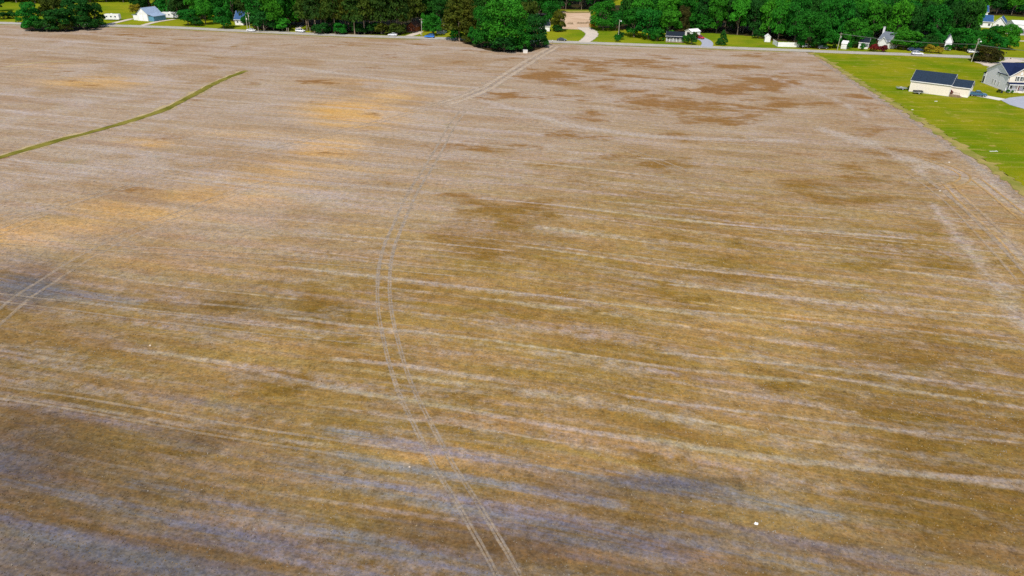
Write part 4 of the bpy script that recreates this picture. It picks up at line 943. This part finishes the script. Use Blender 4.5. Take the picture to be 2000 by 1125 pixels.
# small things lying about
def crumpled(name, label, cat, px, py, sx, sy, sz, mat):
    me = MB(); n_ = 12
    top = []; random.seed(int(px))
    prof = [(math.cos(2 * math.pi * i / n_) * sx * random.uniform(.6, 1.1), math.sin(2 * math.pi * i / n_) * sy * random.uniform(.6, 1.1)) for i in range(n_)]
    vs = [(a, b, 0) for a, b in prof] + [(a * .7, b * .7, sz * random.uniform(.4, 1)) for a, b in prof] + [(0, 0, sz * .8)]
    me.add(vs, [(i, (i + 1) % n_, n_ + (i + 1) % n_, n_ + i) for i in range(n_)] + [(n_ + i, n_ + (i + 1) % n_, 2 * n_) for i in range(n_)])
    o = me.build(name, MAT[mat]); o.location = G(px, py); return tag(o, label, cat)
crumpled('white_bag', 'crumpled white bag lying alone in the foreground stubble', 'bag', 1477, 1023, .24, .18, .2, 'white')
crumpled('white_scrap', 'small white scrap on bare soil near the headland turn', 'litter', 1854, 317, .35, .2, .15, 'concrete')
crumpled('white_scrap', 'small pinkish white scrap left of the orange wheel tracks', 'litter', 1836, 373, .3, .2, .15, 'concrete')
crumpled('pale_stone', 'pale stone beside the curved wheel ruts', 'stone', 800, 912, .16, .13, .12, 'tan')
crumpled('tan_stone', 'tan clod alone in the left of the field', 'stone', 293, 675, .18, .15, .12, 'rutclay' if False else 'tan')
crumpled('pale_rubble', 'flat pale rubble on the grass in front of the cream house', 'rubble', 1828, 198, .8, .35, .15, 'concrete')
crumpled('pale_rubble', 'flat pale rubble at the field corner left of the cream house', 'rubble', 1782, 214.5, .6, .3, .12, 'concrete')
o = MB().box(-1.1, 1.1, -.12, .12, .05, .12).box(.7, .95, -.5, .2, .12, .18).build('white_board', MAT['white']); o.location = G(1940, 296); o.rotation_euler = (0, 0, .1); tag(o, 'white board lying on the grass plot near the field edge', 'board')
t = thing('utility_cabinet', 'pale square cabinet at the foot of the big oak clump', 'cabinet', G(1026, 103.5))
MB().box(-1.0, 1.0, -.6, .6, 0, 1.25).build('box', MAT['concrete'], t); MB().box(-1.08, 1.08, -.68, .68, 1.25, 1.35).build('lid', MAT['white'], t)
t = thing('burn_barrel', 'low dark barrel beside the two storey house porch', 'barrel', G(1956, 182)); MB().tube([(0, 0, 0), (0, 0, .9)], .32, 12).build('drum', MAT['black'], t)
for i, (x, y) in enumerate([(1114, 47.5), (1131, 46.5), (1141, 46.5), (1149, 46)]):
    o = crumpled('dirt_pile', ['dirt pile at the left of the sandy lot', 'dirt pile in the middle of the sandy lot', 'small dirt pile right of the middle one', 'reddish dirt pile beside the round green tree'][i], 'dirt pile', x, y, 2.2, 1.4, 1.1, 'wood')
# ------------------------------------------------------------------ trees
def leaf_quads(cent, nrm, size, rg):
    n = len(cent)
    j = rg.normal(size=(n, 3)) * 0.75
    nn = nrm + j; nn /= np.linalg.norm(nn, axis=1)[:, None]
    a = np.cross(nn, rg.normal(size=(n, 3))); a /= np.linalg.norm(a, axis=1)[:, None]
    b = np.cross(nn, a); s = (size * rg.uniform(.55, 1.25, n))[:, None]
    return np.stack([cent - a * s - b * s * .55, cent + a * s * .8 - b * s * .8, cent + a * s + b * s * .6, cent - a * s * .7 + b * s * .9], 1).reshape(-1, 3)
def crown_mesh(name, lobes, count, size, rg, shell=.82):
    """lobes: (x, y, z, rx, rz); leaves scattered through the outer shell of each lobe"""
    L = np.array(lobes); area = L[:, 3] ** 1.4 * L[:, 4] ** .6; area /= area.sum()
    cents, nrms = [], []
    for (x, y, z, rx, rz), ar in zip(L, area):
        n = max(8, int(count * ar)); d = rg.normal(size=(n, 3)); d /= np.linalg.norm(d, axis=1)[:, None]
        d[:, 2] = np.where(d[:, 2] < -.35, -d[:, 2] * .6, d[:, 2])
        # bumps on the lobe so the outline stays ragged
        k = rg.normal(size=(5, 3)); k /= np.linalg.norm(k, axis=1)[:, None]
        bump = 1 + .22 * np.max(d @ k.T, axis=1) - .14
        r = np.minimum(1.1, (shell + (1 - shell) * rg.random(n) ** .5)) * bump * rg.uniform(.9, 1.06, n)
        cents.append(np.stack([x + d[:, 0] * rx * r, y + d[:, 1] * rx * r, z + d[:, 2] * rz * r], 1)); nrms.append(d)
    c = np.concatenate(cents); nm = np.concatenate(nrms)
    keep = np.ones(len(c), bool)
    for x, y, z, rx, rz in L:
        q = ((c[:, 0] - x) / rx) ** 2 + ((c[:, 1] - y) / rx) ** 2 + ((c[:, 2] - z) / rz) ** 2
        keep &= ~(q < .45)
    c, nm = c[keep], nm[keep]
    v = leaf_quads(c, nm, np.full(len(c), size), rg); n = len(c)
    me = bpy.data.meshes.new(name); me.vertices.add(4 * n); me.vertices.foreach_set('co', v.astype(np.float32).ravel())
    me.loops.add(4 * n); me.loops.foreach_set('vertex_index', np.arange(4 * n, dtype=np.int32))
    me.polygons.add(n); me.polygons.foreach_set('loop_start', np.arange(0, 4 * n, 4, dtype=np.int32)); 
    try: me.polygons.foreach_set('loop_total', np.full(n, 4, dtype=np.int32))
    except Exception: pass
    me.update(calc_edges=True)
    a = me.attributes.new('leafvar', 'FLOAT', 'POINT'); a.data.foreach_set('value', np.repeat(rg.random(n), 4).astype(np.float32))
    return me
def oak_lobes(rg, n=16, flat=1.0, low=.38):
    L = [(0, 0, .56, .27, .38)]
    for i in range(n):
        t = rg.uniform(0, 2 * math.pi); zz = rg.uniform(low, .86); rr = .30 * math.sqrt(max(.05, 1 - ((zz - .50) / .50) ** 2)) * rg.uniform(.75, 1.08)
        s = rg.uniform(.11, .19)
        L.append((rr * math.cos(t), rr * math.sin(t), zz * flat, s, s * rg.uniform(.7, 1.0)))
    return L
def shrub_lobes(rg, n=14):
    L = [(0, 0, .42, .32, .40)]
    for i in range(n):
        t = rg.uniform(0, 2 * math.pi); zz = rg.uniform(.12, .80); rr = .34 * math.sqrt(max(.05, 1 - ((zz - .3) / .62) ** 2)); s = rg.uniform(.12, .2)
        L.append((rr * math.cos(t), rr * math.sin(t), zz, s, s))
    return L
def pine_lobes(rg, low=.28):
    L = []; z = low
    while z < .97:
        f = 1 - (z - low) / (1 - low); rr = .05 + .20 * f ** .75 * rg.uniform(.7, 1.15); k = 3 if f > .5 else 2
        for j in range(k):
            t = rg.uniform(0, 2 * math.pi); L.append((rr * .75 * math.cos(t), rr * .75 * math.sin(t), z, .07 + rr * .38, .045 + .03 * f))
        z += rg.uniform(.035, .06)
    L.append((0, 0, .97, .05, .05)); return L
def cone_lobes(rg):
    L = []; z = .1
    while z < .95:
        f = 1 - (z - .1) / .9
        for j in range(3):
            t = rg.uniform(0, 2 * math.pi); L.append((.2 * f * math.cos(t), .2 * f * math.sin(t), z, .06 + .22 * f, .09))
        z += .09
    return L
def trunk_mb(kind, rg, lobes):
    m = MB()
    def limb(a, b, r0_, r1_, k=5):
        a, b = Vector(a), Vector(b); mid = a.lerp(b, .5) + Vector((rg.uniform(-.015, .015), rg.uniform(-.015, .015), .015)); m.tube([a, mid, b], [r0_, (r0_ + r1_) / 2, r1_], k, False)
    if kind in ('pine',):
        m.tube([(0, 0, -.02), (.004, .003, .4), (-.003, 0, .95)], [.017, .012, .004], 7)
        for i in range(14):
            t = rg.uniform(0, 6.28); z = rg.uniform(.22, .85); rr = .14 * (1.05 - z); limb((0, 0, z), (rr * math.cos(t), rr * math.sin(t), z + .03), .004, .0015, 4)
    else:
        hb = .18 if kind == 'oak' else .08
        m.tube([(0, 0, -.02), (.003, 0, .02), (0, .004, hb)], [.034, .024, .019], 8)
        for L_ in lobes[1:10]:
            limb((0, 0, hb * .95), (L_[0] * .8, L_[1] * .8, L_[2] - .02), .011, .004)
        limb((0, 0, hb), (0, 0, .7), .016, .006)
    return m
MAT['pinebark'] = simple('pine_bark', (0.30, 0.22, 0.15), 0.95, 0.3, 2.5)
PROTO = {}
def protos():
    spec = [('oak', 6, 6000, .0225), ('bigoak', 2, 11000, .0165), ('shrub', 3, 3000, .033), ('pine', 4, 4200, .019), ('cone', 1, 2000, .035)]
    for kind, n, cnt, sz in spec:
        PROTO[kind] = []
        for i in range(n):
            rg = np.random.default_rng(100 + 17 * i + len(kind) * 7)
            lb = {'oak': lambda: oak_lobes(rg, 20, 1.0, .17), 'bigoak': lambda: oak_lobes(rg, 32, 1.0, .16), 'shrub': lambda: shrub_lobes(rg), 'pine': lambda: pine_lobes(rg), 'cone': lambda: cone_lobes(rg)}[kind]()
            cm = crown_mesh('crown', lb, cnt, sz, rg)
            tk = 'pine' if kind == 'pine' else ('oak' if 'oak' in kind else 'shrub')
            tm = trunk_mb(tk, rg, lb).mesh('trunk', MAT['pinebark'] if kind == 'pine' else MAT['bark'])
            PROTO[kind].append((cm, tm))
protos()
CR = {}
def tree(kind, leaf, label, x, y, height, width, cat='tree', group=None, name=None, var=None, z=0.0, bark='bark'):
    """width: full crown width; every tree gets its own turn, size and lean"""
    i = random.randrange(len(PROTO[kind])) if var is None else var
    key = (kind, i, leaf)
    if key not in CR:
        m = PROTO[kind][i][0].copy(); m.materials.clear(); m.materials.append(LEAF[leaf]); CR[key] = m
    nm = name or {'oak': 'broadleaf_tree', 'bigoak': 'oak_tree', 'shrub': 'bush', 'pine': 'pine_tree', 'cone': 'small_tree'}[kind]
    t = thing(nm, label, cat, (x, y, z), random.uniform(0, 6.28), group)
    ref = {'oak': .88, 'bigoak': .92, 'shrub': .98, 'pine': .62, 'cone': .72}[kind]
    t.scale = (width / ref, width / ref * random.uniform(.9, 1.1), height)
    c = bpy.data.objects.new('crown', CR[key]); C.objects.link(c); c.parent = t
    k = bpy.data.objects.new('trunk', PROTO[kind][i][1]); C.objects.link(k); k.parent = t
    t.rotation_euler[0] = random.uniform(-.03, .03); t.rotation_euler[1] = random.uniform(-.03, .03)
    return t
def tpx(kind, leaf, label, bx, by, top, wpx, **k):
    """tree whose foot is at photo point (bx, by), reaching up to line top, wpx wide"""
    p = G(bx, by); m = mpp(bx, by)
    return tree(kind, leaf, label, p.x, p.y, hm(bx, by, by - top), wpx * m, **k)

# dark clump on the left, in the field corner
CL1 = 'trees of the dark clump at the left edge of the field'
for a in [('oak','oak','bright green tree forming the left end of the left clump',68,59,8,50),('oak','olive','olive topped tree in the middle rear of the left clump',112,50,-6,56),
          ('oak','dark','very dark tree on the right shoulder of the left clump',160,54,-4,60),('oak','dark','dark tree at the right end of the left clump with white glints',186,50,6,44),
          ('oak','dark','low dark tree in the front middle of the left clump',120,60,18,60),('shrub','dark','dark undergrowth bush front right of the left clump',165,58,30,50),
          ('shrub','oak','green bush at the foot of the left clump, leftmost',60,60,34,30),('shrub','dark','dark bush at the foot of the left clump near its middle',92,61,36,44),
          ('shrub','dark','dark bush at the very right foot of the left clump',193,54,36,28),('shrub','olive','olive bush at the front centre of the left clump',128,61.5,42,34)]:
    tpx(*a, group=CL1, cat='bush' if a[0] == 'shrub' else 'tree')
tpx('shrub','dark','left piece of the dark hedge near the top left corner',8,37,23,30,cat='hedge'); tpx('shrub','dark','right piece of the dark hedge near the top left corner',27,36,22,26,cat='hedge')
tpx('shrub','lime','small light green bush between hedge and clump',37,44,33,12,cat='bush'); tpx('oak','dark','dark tree cut by the top left corner',-2,22,-12,28)
# around the barn
tpx('shrub','yellow','yellow green bush left behind the barn',267,28,8,22,cat='bush'); tpx('shrub','yellow','yellow green bush right behind the barn roof',299,20,5,22,cat='bush')
tpx('oak','oak','first of three round trees right of the travel trailer',368,49,19,40); tpx('oak','lime','tallest of the three round trees right of the travel trailer',402,48,2,42)
tpx('shrub','oak','bushy tree by the road, rightmost of the three near the blue roof',437,55,14,44,cat='tree'); tpx('shrub','dark','dark bush in front of the first round trees',384,50,32,30,cat='bush')
tpx('oak','yellow','straw coloured thin crown above the rightmost round tree',432,30,2,12); tpx('shrub','oak','green bush right of the blue roofed house',478,50,30,12,cat='bush')
tpx('oak','dark','dark tree overhanging behind the left of the barn',272,22,-16,34); tpx('oak','dark','dark tree overhanging behind the travel trailer',322,24,-16,40)
# broadleaf trees by the two poles
for a in [('oak','oak','broad green tree directly behind the pair of poles',505,58,-14,48),('oak','lime','bright tree right of the pair of poles',535,60,-8,44),('shrub','dark','dark low tree behind the pale posts',518,60,18,50),
          ('shrub','lime','light green small tree left of the turning white car',552,61,30,30),('oak','oak','green tree above the light green small tree',560,52,-10,44),('shrub','yellow','yellow bush behind the turning white car',579,46,32,22),
          ('shrub','oak','green roadside bush right of the turning white car',640,63,50,18)]:
    tpx(*a, cat='bush' if a[0] == 'shrub' else 'tree')
# pine row
xs_ = [(600,60,'pine'),(618,63,'pine'),(637,62,'olive'),(655,65,'pine'),(676,64,'olive'),(693,67,'pine'),(712,67,'olive'),(730,64,'dark'),(745,67,'pine'),(776,66,'pine'),(788,64,'olive'),(812,58,'olive')]
names = ['first pine right of the turning white car','pine with bare stem behind the stub post','olive tinted pine third from the turning car','pine with long pale trunk in the dark row','olive pine right of the pale trunk','pine at the centre of the dark row','olive pine with low limbs near the row centre','dark pine set back in the dark row','pine left of the low white car','pine just behind the low white car','olive pine left of the log cabin','olive pine rising over the log cabin roof']
for (x, y, lf), nm in zip(xs_, names): tpx('pine', lf, nm, x, y, -34, 46, group='pines along the left part of the road')
for x, lf, nm in [(628,'dark','dark bush under the pines near the stub post'),(664,'oak','green bush under the pale trunked pine'),(700,'dark','dark thicket under the middle pines'),(748,'olive','olive bush left of the low white car'),(725,'dark','dark thicket right of the middle pines'),(775,'olive','olive bush behind the low white car')]:
    tpx('shrub', lf, nm, x, 66 if x < 740 else 67, 44, 34, cat='bush')
tpx('shrub','oak','round green tree beside the slim pole',846,69,26,38,cat='tree'); tpx('shrub','lime','light green crown touching the slim pole top',831,62,26,20,cat='tree')
tpx('pine','olive','tall olive pine left of the big oak clump',897,80,-4,60,var=1); tpx('pine','olive','second olive pine tucked against the big oak clump',915,82,4,46,var=2)
tpx('pine','olive','olive pine just left of the tall olive pine',882,76,6,38,var=3)
CL2 = 'trees of the big clump jutting into the field'
for a in [('bigoak','lime','great rounded oak crowning the middle of the big clump',985,97,2,100),('bigoak','oak','wide oak on the left flank of the big clump',953,93,20,66),('bigoak','oak','dense oak on the front right of the big clump',1008,99,40,60),
          ('oak','dark','dark tree at the right end of the big clump',1046,92,30,50),('oak','olive','rusty olive tree behind the right side of the big clump',1030,86,4,44),
          ('shrub','dark','dark bush at the right tip of the big clump',1058,93,62,30),('shrub','oak','green bush at the left foot of the big clump',940,92,58,36),('shrub','dark','dark bush at the front foot of the big clump',985,101,70,56),
          ('shrub','oak','green bush at the front right foot of the big clump',1020,100,66,44),('shrub','oak','small bush under the olive pines',893,79,56,34),('shrub','olive','olive bush between pines and big clump',915,85,58,30),('shrub','oak','narrow green bush left of the clump foot',926,87,52,24),
          ('oak','oak','upright oak filling the left shoulder of the big clump',965,90,8,56)]:
    tpx(*a, group=CL2, cat='bush' if a[0] == 'shrub' else 'tree')
tpx('oak','olive','pale leaved tree left of the sandy lot',1092,61,22,34); tpx('shrub','dark','dark bush under the pale leaved tree',1088,62,48,22,cat='bush')
tpx('oak','oak','green tree behind the little white house',1075,48,4,36)
tpx('bigoak','lime','large round green tree right of the dirt driveway',1178,59,5,60,var=0); tpx('oak','oak','tree leaning on the right of the large round tree',1202,60,20,30); tpx('shrub','yellow','straw coloured bush at the foot of the large round tree',1157,56,42,14,cat='bush')
tpx('shrub','oak','low green bush at the foot of the lamp pole',1205,81,66,14,cat='bush'); tpx('shrub','dark','dark bush right behind the lamp pole',1211,77,60,16,cat='bush')
for a in [('oak','oak','shade tree with pale trunk on the right lawn',1266,76,18,60),('oak','oak','shade tree left of the pale trunked one',1238,72,16,56),('oak','lime','broad shade tree over the porch house',1305,74,20,50),('shrub','oak','rounded bush left of the porch house',1283,80,56,30),
          ('shrub','dark','dark bush between porch house and grey driveway',1350,87,64,22),('shrub','oak','green bush left of the dark driveway bush',1338,84,68,16),('shrub','olive','olive bush beside the red car',1356,76,62,14),('cone','dark','small upright tree alone on the lawn right of the driveway',1410,88,60,20),
          ('oak','rust','dark olive brown tree behind the white carport',1334,66,14,26)]:
    tpx(*a, cat='bush' if a[0] in ('shrub',) else 'tree')
for a in [('bigoak','oak','big spreading shade tree right of the white fence',1578,93,24,76),('oak','oak','lower tree on the right of the big shade tree',1612,94,54,50),('shrub','oak','green bush at the right end of the white fence',1562,93,68,20),
          ('oak','lime','bright round tree right of the roadside utility pole',1662,92,35,44),('oak','oak','small tree right of the small white house',1688,90,60,22),('shrub','redbush','purple red bush in front of the grey roofed house',1706,100,86,22),('shrub','redbush','second purple red bush, right of the first',1724,101,88,22),
          ('oak','lime','rounded green tree right of the grey roofed house',1764,96,60,60),('shrub','oak','low green crown behind the blue cars',1782,95,72,30),('shrub','yellow','yellow bush beside the road, left of three',1815,103,86,22),('shrub','yellow','yellow bush beside the road, right of three',1832,104,90,18),
          ('shrub','olive','brownish small bush left of the yellow bushes',1805,101,92,10),
          ('oak','oak','green tree right of the narrow grey house',1873,97,55,52),('oak','oak','green tree above the dark brownish tree',1912,100,58,46),('bigoak','lime','tall rounded green tree at the right above the side road',1962,96,48,44),('oak','oak','dark leaved tree left of the rounded right tree',1938,92,50,30),
          ('bigoak','rust','dark brownish low tree beside the pale lamp pole',1925,121,93,62),('shrub','dark','bush at the foot of the dark brownish tree, left',1908,119,102,26),('shrub','dark','bush at the foot of the dark brownish tree, right',1942,118,102,24)]:
    tpx(*a, cat='bush' if a[0] in ('shrub',) else 'tree')
tpx('shrub','oak','green bush in front of the narrow grey house',1850,99,86,14,cat='bush'); tpx('shrub','oak','green bush hiding the left of the small white house',1684,97,84,12,cat='bush'); tpx('shrub','oak','green bush right of the white outbuilding',1657,96,82,12,cat='bush')
for x, y, top, w_, lf, nm in [(1628,93,66,26,'oak','green thicket left of the roadside utility pole'),(1667,93,72,24,'dark','dark bush between outbuilding and small white house'),(1698,92,70,20,'dark','dark bush left of the purple red bushes'),
    (1748,94,66,26,'dark','dark thicket behind the right of the grey roofed house'),(1790,97,70,30,'oak','green thicket behind the white estate car'),(1812,95,66,28,'dark','dark thicket behind the left yellow bush'),(1832,94,62,24,'oak','green thicket left of the narrow grey house'),
    (1866,98,70,26,'dark','dark bush right of the narrow grey house'),(1886,101,66,30,'oak','green thicket left of the tall lamp pole'),(1903,104,62,30,'oak','green thicket behind the pale vehicle'),(1945,103,66,34,'oak','green thicket under the tall rounded right tree'),
    (1970,98,60,30,'lime','bright green thicket at the right of the side road'),(1595,94,74,40,'dark','dark low branches over the cars by the road'),(1480,75,58,26,'dark','dark bush behind the garden shed')]:
    tpx('shrub', lf, nm, x, y, top, w_, cat='bush')
tpx('shrub','redbush','dark red shrub in the nook of the cream house',1856,186.5,174.5,8,cat='bush')
tpx('shrub','olive','small shrub left of the two storey house porch',1950,181,174,8,cat='bush'); tpx('shrub','oak','garden shrub under the left porch window',1968,182,174,8,cat='bush'); tpx('shrub','oak','second garden shrub under the left porch window',1976,182.5,176,6,cat='bush')
tpx('shrub','oak','low shrub at the back corner of the pickup',1897,184,178,5,cat='bush')
# young conifer on the white fence lawn
tpx('cone','olive','small olive conifer at the white farm fence',1986,66,56,6)

# bare forked trees
def bare(label, bx, by, top, lean, seed):
    rg = np.random.default_rng(seed); p = G(bx, by); h = hm(bx, by, by - top); t = thing('bare_tree', label, 'tree', p)
    m = MB(); m.tube([(0, 0, 0), (lean * h * .3, 0, h * .5), (lean * h * .5, 0, h * .62)], [.32, .24, .2], 7)
    b = Vector((lean * h * .5, 0, h * .62)); m.build('trunk', MAT['palebark'], t)
    for dx, dz in ((-.16, .38), (.12, .30), (.03, .42)):
        q = MB().tube([b, b + Vector((dx * h * .5, rg.uniform(-.4, .4), dz * h * .45)), b + Vector((dx * h, 0, dz * h))], [.17, .11, .05], 6)
        br = q.build('limb', MAT['palebark'], t)
        for k in range(4):
            s_ = rg.uniform(.4, .9); a0 = b + Vector((dx * h * s_, 0, dz * h * s_)); MB().tube([a0, a0 + Vector((rg.uniform(-1, 1) * 1.6, rg.uniform(-.8, .8), 1.6))], [.06, .02], 4).build('twig', MAT['palebark'], br)
bare('bare forked pale tree in the right wood, left one', 1716, 62, 8, .02, 3); bare('bare pale leaning tree in the right wood, right one', 1738, 64, 8, .10, 4)
bare('bare pale trunk in the wood above the fence lawn', 1446, 60, 2, .06, 5)

# woods: rows of single trees behind the road
def inside(p, poly):
    c = False; n = len(poly)
    for i in range(n):
        a, b = poly[i], poly[(i + 1) % n]
        if (a.y > p[1]) != (b.y > p[1]) and p[0] < (b.x - a.x) * (p[1] - a.y) / (b.y - a.y) + a.x: c = not c
    return c
LANDMARKS = [(20,'the top left corner'),(125,'the dark field clump'),(225,'the white camper'),(290,'the tin barn'),(335,'the travel trailer'),(375,'the first round trees'),(437,'the third round tree'),(468,'the blue roofed house'),
 (505,'the pair of poles'),(545,'the pale marker posts'),(590,'the turning white car'),(635,'the stub post'),(680,'the pale trunked pine'),(725,'the middle of the left road'),(767,'the low white car'),(803,'the log cabin'),(840,'the bright blue car'),
 (895,'the tall olive pines'),(985,'the big oak clump'),(1065,'the little white house'),(1125,'the sandy lot'),(1180,'the large round tree'),(1210,'the lawn lamp pole'),(1266,'the pale trunked shade tree'),(1315,'the porch house'),
 (1367,'the red car'),(1410,'the small lone lawn tree'),(1450,'the open lawn'),(1498,'the garden shed'),(1535,'the white road fence'),(1590,'the big shade tree'),(1637,'the roadside pole'),(1685,'the small white house'),(1722,'the grey roofed house'),
 (1764,'the rounded tree'),(1800,'the white estate car'),(1823,'the yellow bushes'),(1850,'the narrow grey house'),(1880,'the tall lamp pole'),(1920,'the blue roofs'),(1965,'the long white shed'),(2010,'the right frame edge')]
def to_px(x, y):
    q = Vector((x, y, 0)) - CAMP; return 1000 + F * q.dot(cr) / q.dot(fw)
def wood(pxpoly, spacing, maxn, kinds, hrange, wrange, label, group, lo=None, seed=1, z=0):
    poly = PX(pxpoly); rg = random.Random(seed); pts = []
    x0, x1 = min(p.x for p in poly), max(p.x for p in poly); y0, y1 = min(p.y for p in poly), max(p.y for p in poly)
    for _ in range(9000):
        q = (rg.uniform(x0, x1), rg.uniform(y0, y1))
        if inside(q, poly) and all((q[0] - a) ** 2 + (q[1] - b) ** 2 > spacing ** 2 for a, b in pts):
            pts.append(q)
    pts.sort(key=lambda q: q[1]); pts = pts[:maxn]
    for i, (x, y) in enumerate(pts):
        kind, leaf = rg.choice(kinds)
        hh = rg.uniform(*hrange); ww = rg.uniform(*wrange) * (.72 if kind == 'pine' else 1)
        if kind == 'shrub': hh *= .5
        look = {'oak': 'green', 'lime': 'bright green', 'dark': 'dark', 'pine': 'deep green', 'olive': 'olive', 'yellow': 'straw'}[leaf]
        size = 'tall' if hh > (hrange[0] + hrange[1]) / 2 else 'shorter'
        row = ['front', 'middle', 'back'][min(2, int(3 * i / len(pts)))]
        lm = min(LANDMARKS, key=lambda q: abs(q[0] - to_px(x, y)))[1]
        fmt = look + ' ' + size + ' %s, ' + row + ' of wood behind ' + lm
        lab = fmt % {'oak': 'broadleaf tree', 'bigoak': 'broadleaf tree', 'pine': 'pine tree', 'shrub': 'understorey tree'}[kind]
        if kind == 'pine': g = group + ', pines'
        elif kind == 'shrub': g = group + ', understorey'
        else: g = group + ', broadleaves'
        tree(kind, leaf, lab, x, y, hh, ww, group=g)
    return len(pts)
OAKS = [('oak','oak')] * 6 + [('oak','lime')] * 4 + [('oak','dark')] * 3 + [('shrub','oak')]
cnt = 0
cnt += wood([(330,30),(352,40),(455,43),(500,52),(500,10),(300,8),(250,10),(255,20)], 8.0, 40, OAKS + [('pine','pine')] * 5, (17, 23), (10, 13), '%s in the dark wood behind the barn and blue roofed house', 'wood behind the barn', seed=2)
cnt += wood([(497,55),(560,57),(600,48),(560,28),(500,22)], 8, 10, OAKS, (18, 24), (10, 13), '%s in the wood behind the two left poles', 'wood behind the left poles', seed=3)
cnt += wood([(598,57),(790,66),(800,50),(600,38)], 6.2, 46, [('pine','pine')] * 4 + [('pine','olive')] * 2 + [('pine','dark')] * 2 + [('oak','dark')], (20, 26), (9, 12), '%s in the dark pine wood left of the log cabin', 'dark pine wood', seed=4)
cnt += wood([(800,48),(815,55),(870,58),(925,66),(925,28),(800,28)], 7.5, 24, [('pine','dark')] * 3 + [('oak','dark')] * 2 + [('pine','pine')] * 2 + [('oak','olive')], (18, 24), (9, 12), '%s in the wood behind log cabin and olive pines', 'wood behind the cabin', seed=5)
cnt += wood([(930,52),(1040,48),(1090,24),(1092,6),(930,15)], 10, 20, OAKS + [('pine','olive')] * 2, (19, 24), (11, 14), '%s rising behind the big oak clump', 'wood behind the big clump', seed=6)
cnt += wood([(1045,19),(1180,20),(1190,-6),(1040,-6)], 9, 34, [('oak','dark')] * 4 + [('pine','dark')] * 2 + [('oak','oak')], (18, 23), (10, 13), '%s at the far edge of the sandy lot', 'wood beyond the sandy lot', seed=7)
cnt += wood([(1222,58),(1290,64),(1390,62),(1395,40),(1215,30)], 8.5, 32, OAKS + [('shrub','dark')] * 1, (18, 24), (10, 14), '%s in the wood above the porch house', 'wood above the porch house', seed=8)
cnt += wood([(1390,66),(1480,70),(1545,82),(1640,86),(1640,50),(1390,40)], 8.2, 44, OAKS + [('shrub','dark')] * 2, (18, 24), (10, 14), '%s in the wood behind shed and white fence', 'wood behind the white fence', seed=9)
cnt += wood([(1640,84),(1700,84),(1800,88),(1895,86),(1888,50),(1640,45)], 8.5, 44, OAKS + [('oak','dark')] * 2 + [('shrub','dark')] * 2, (17, 23), (10, 13), '%s in the wood behind the right roadside houses', 'wood on the right', seed=10)
cnt += wood([(1880,26),(2000,30),(2090,40),(2090,0),(1880,0)], 8.5, 40, OAKS, (15, 21), (10, 13), '%s in the wood at the top right corner', 'wood in the top right corner', seed=11)
cnt += wood([(-80,7),(262,6),(262,-7),(-80,-6)], 9, 40, [('oak','dark')] * 3 + [('oak','oak')], (13, 18), (12, 15), '%s in the far tree line beyond the left green field', 'far left tree line', seed=12)
twins = {}
for o in C.objects:
    if o.get('label') and ' of wood behind ' in o['label']: twins.setdefault(o['label'], []).append(o)
for lab, os_ in twins.items():
    if len(os_) < 2: continue
    os_.sort(key=lambda o: to_px(o.location.x, o.location.y))
    nm = ['left one', 'right one'] if len(os_) == 2 else (['leftmost'] + ['%s from left' % q for q in ['second', 'third', 'fourth', 'fifth', 'sixth', 'seventh', 'eighth']][:len(os_) - 2] + ['rightmost'])
    for o, q in zip(os_, nm): o['label'] = lab + ', ' + q
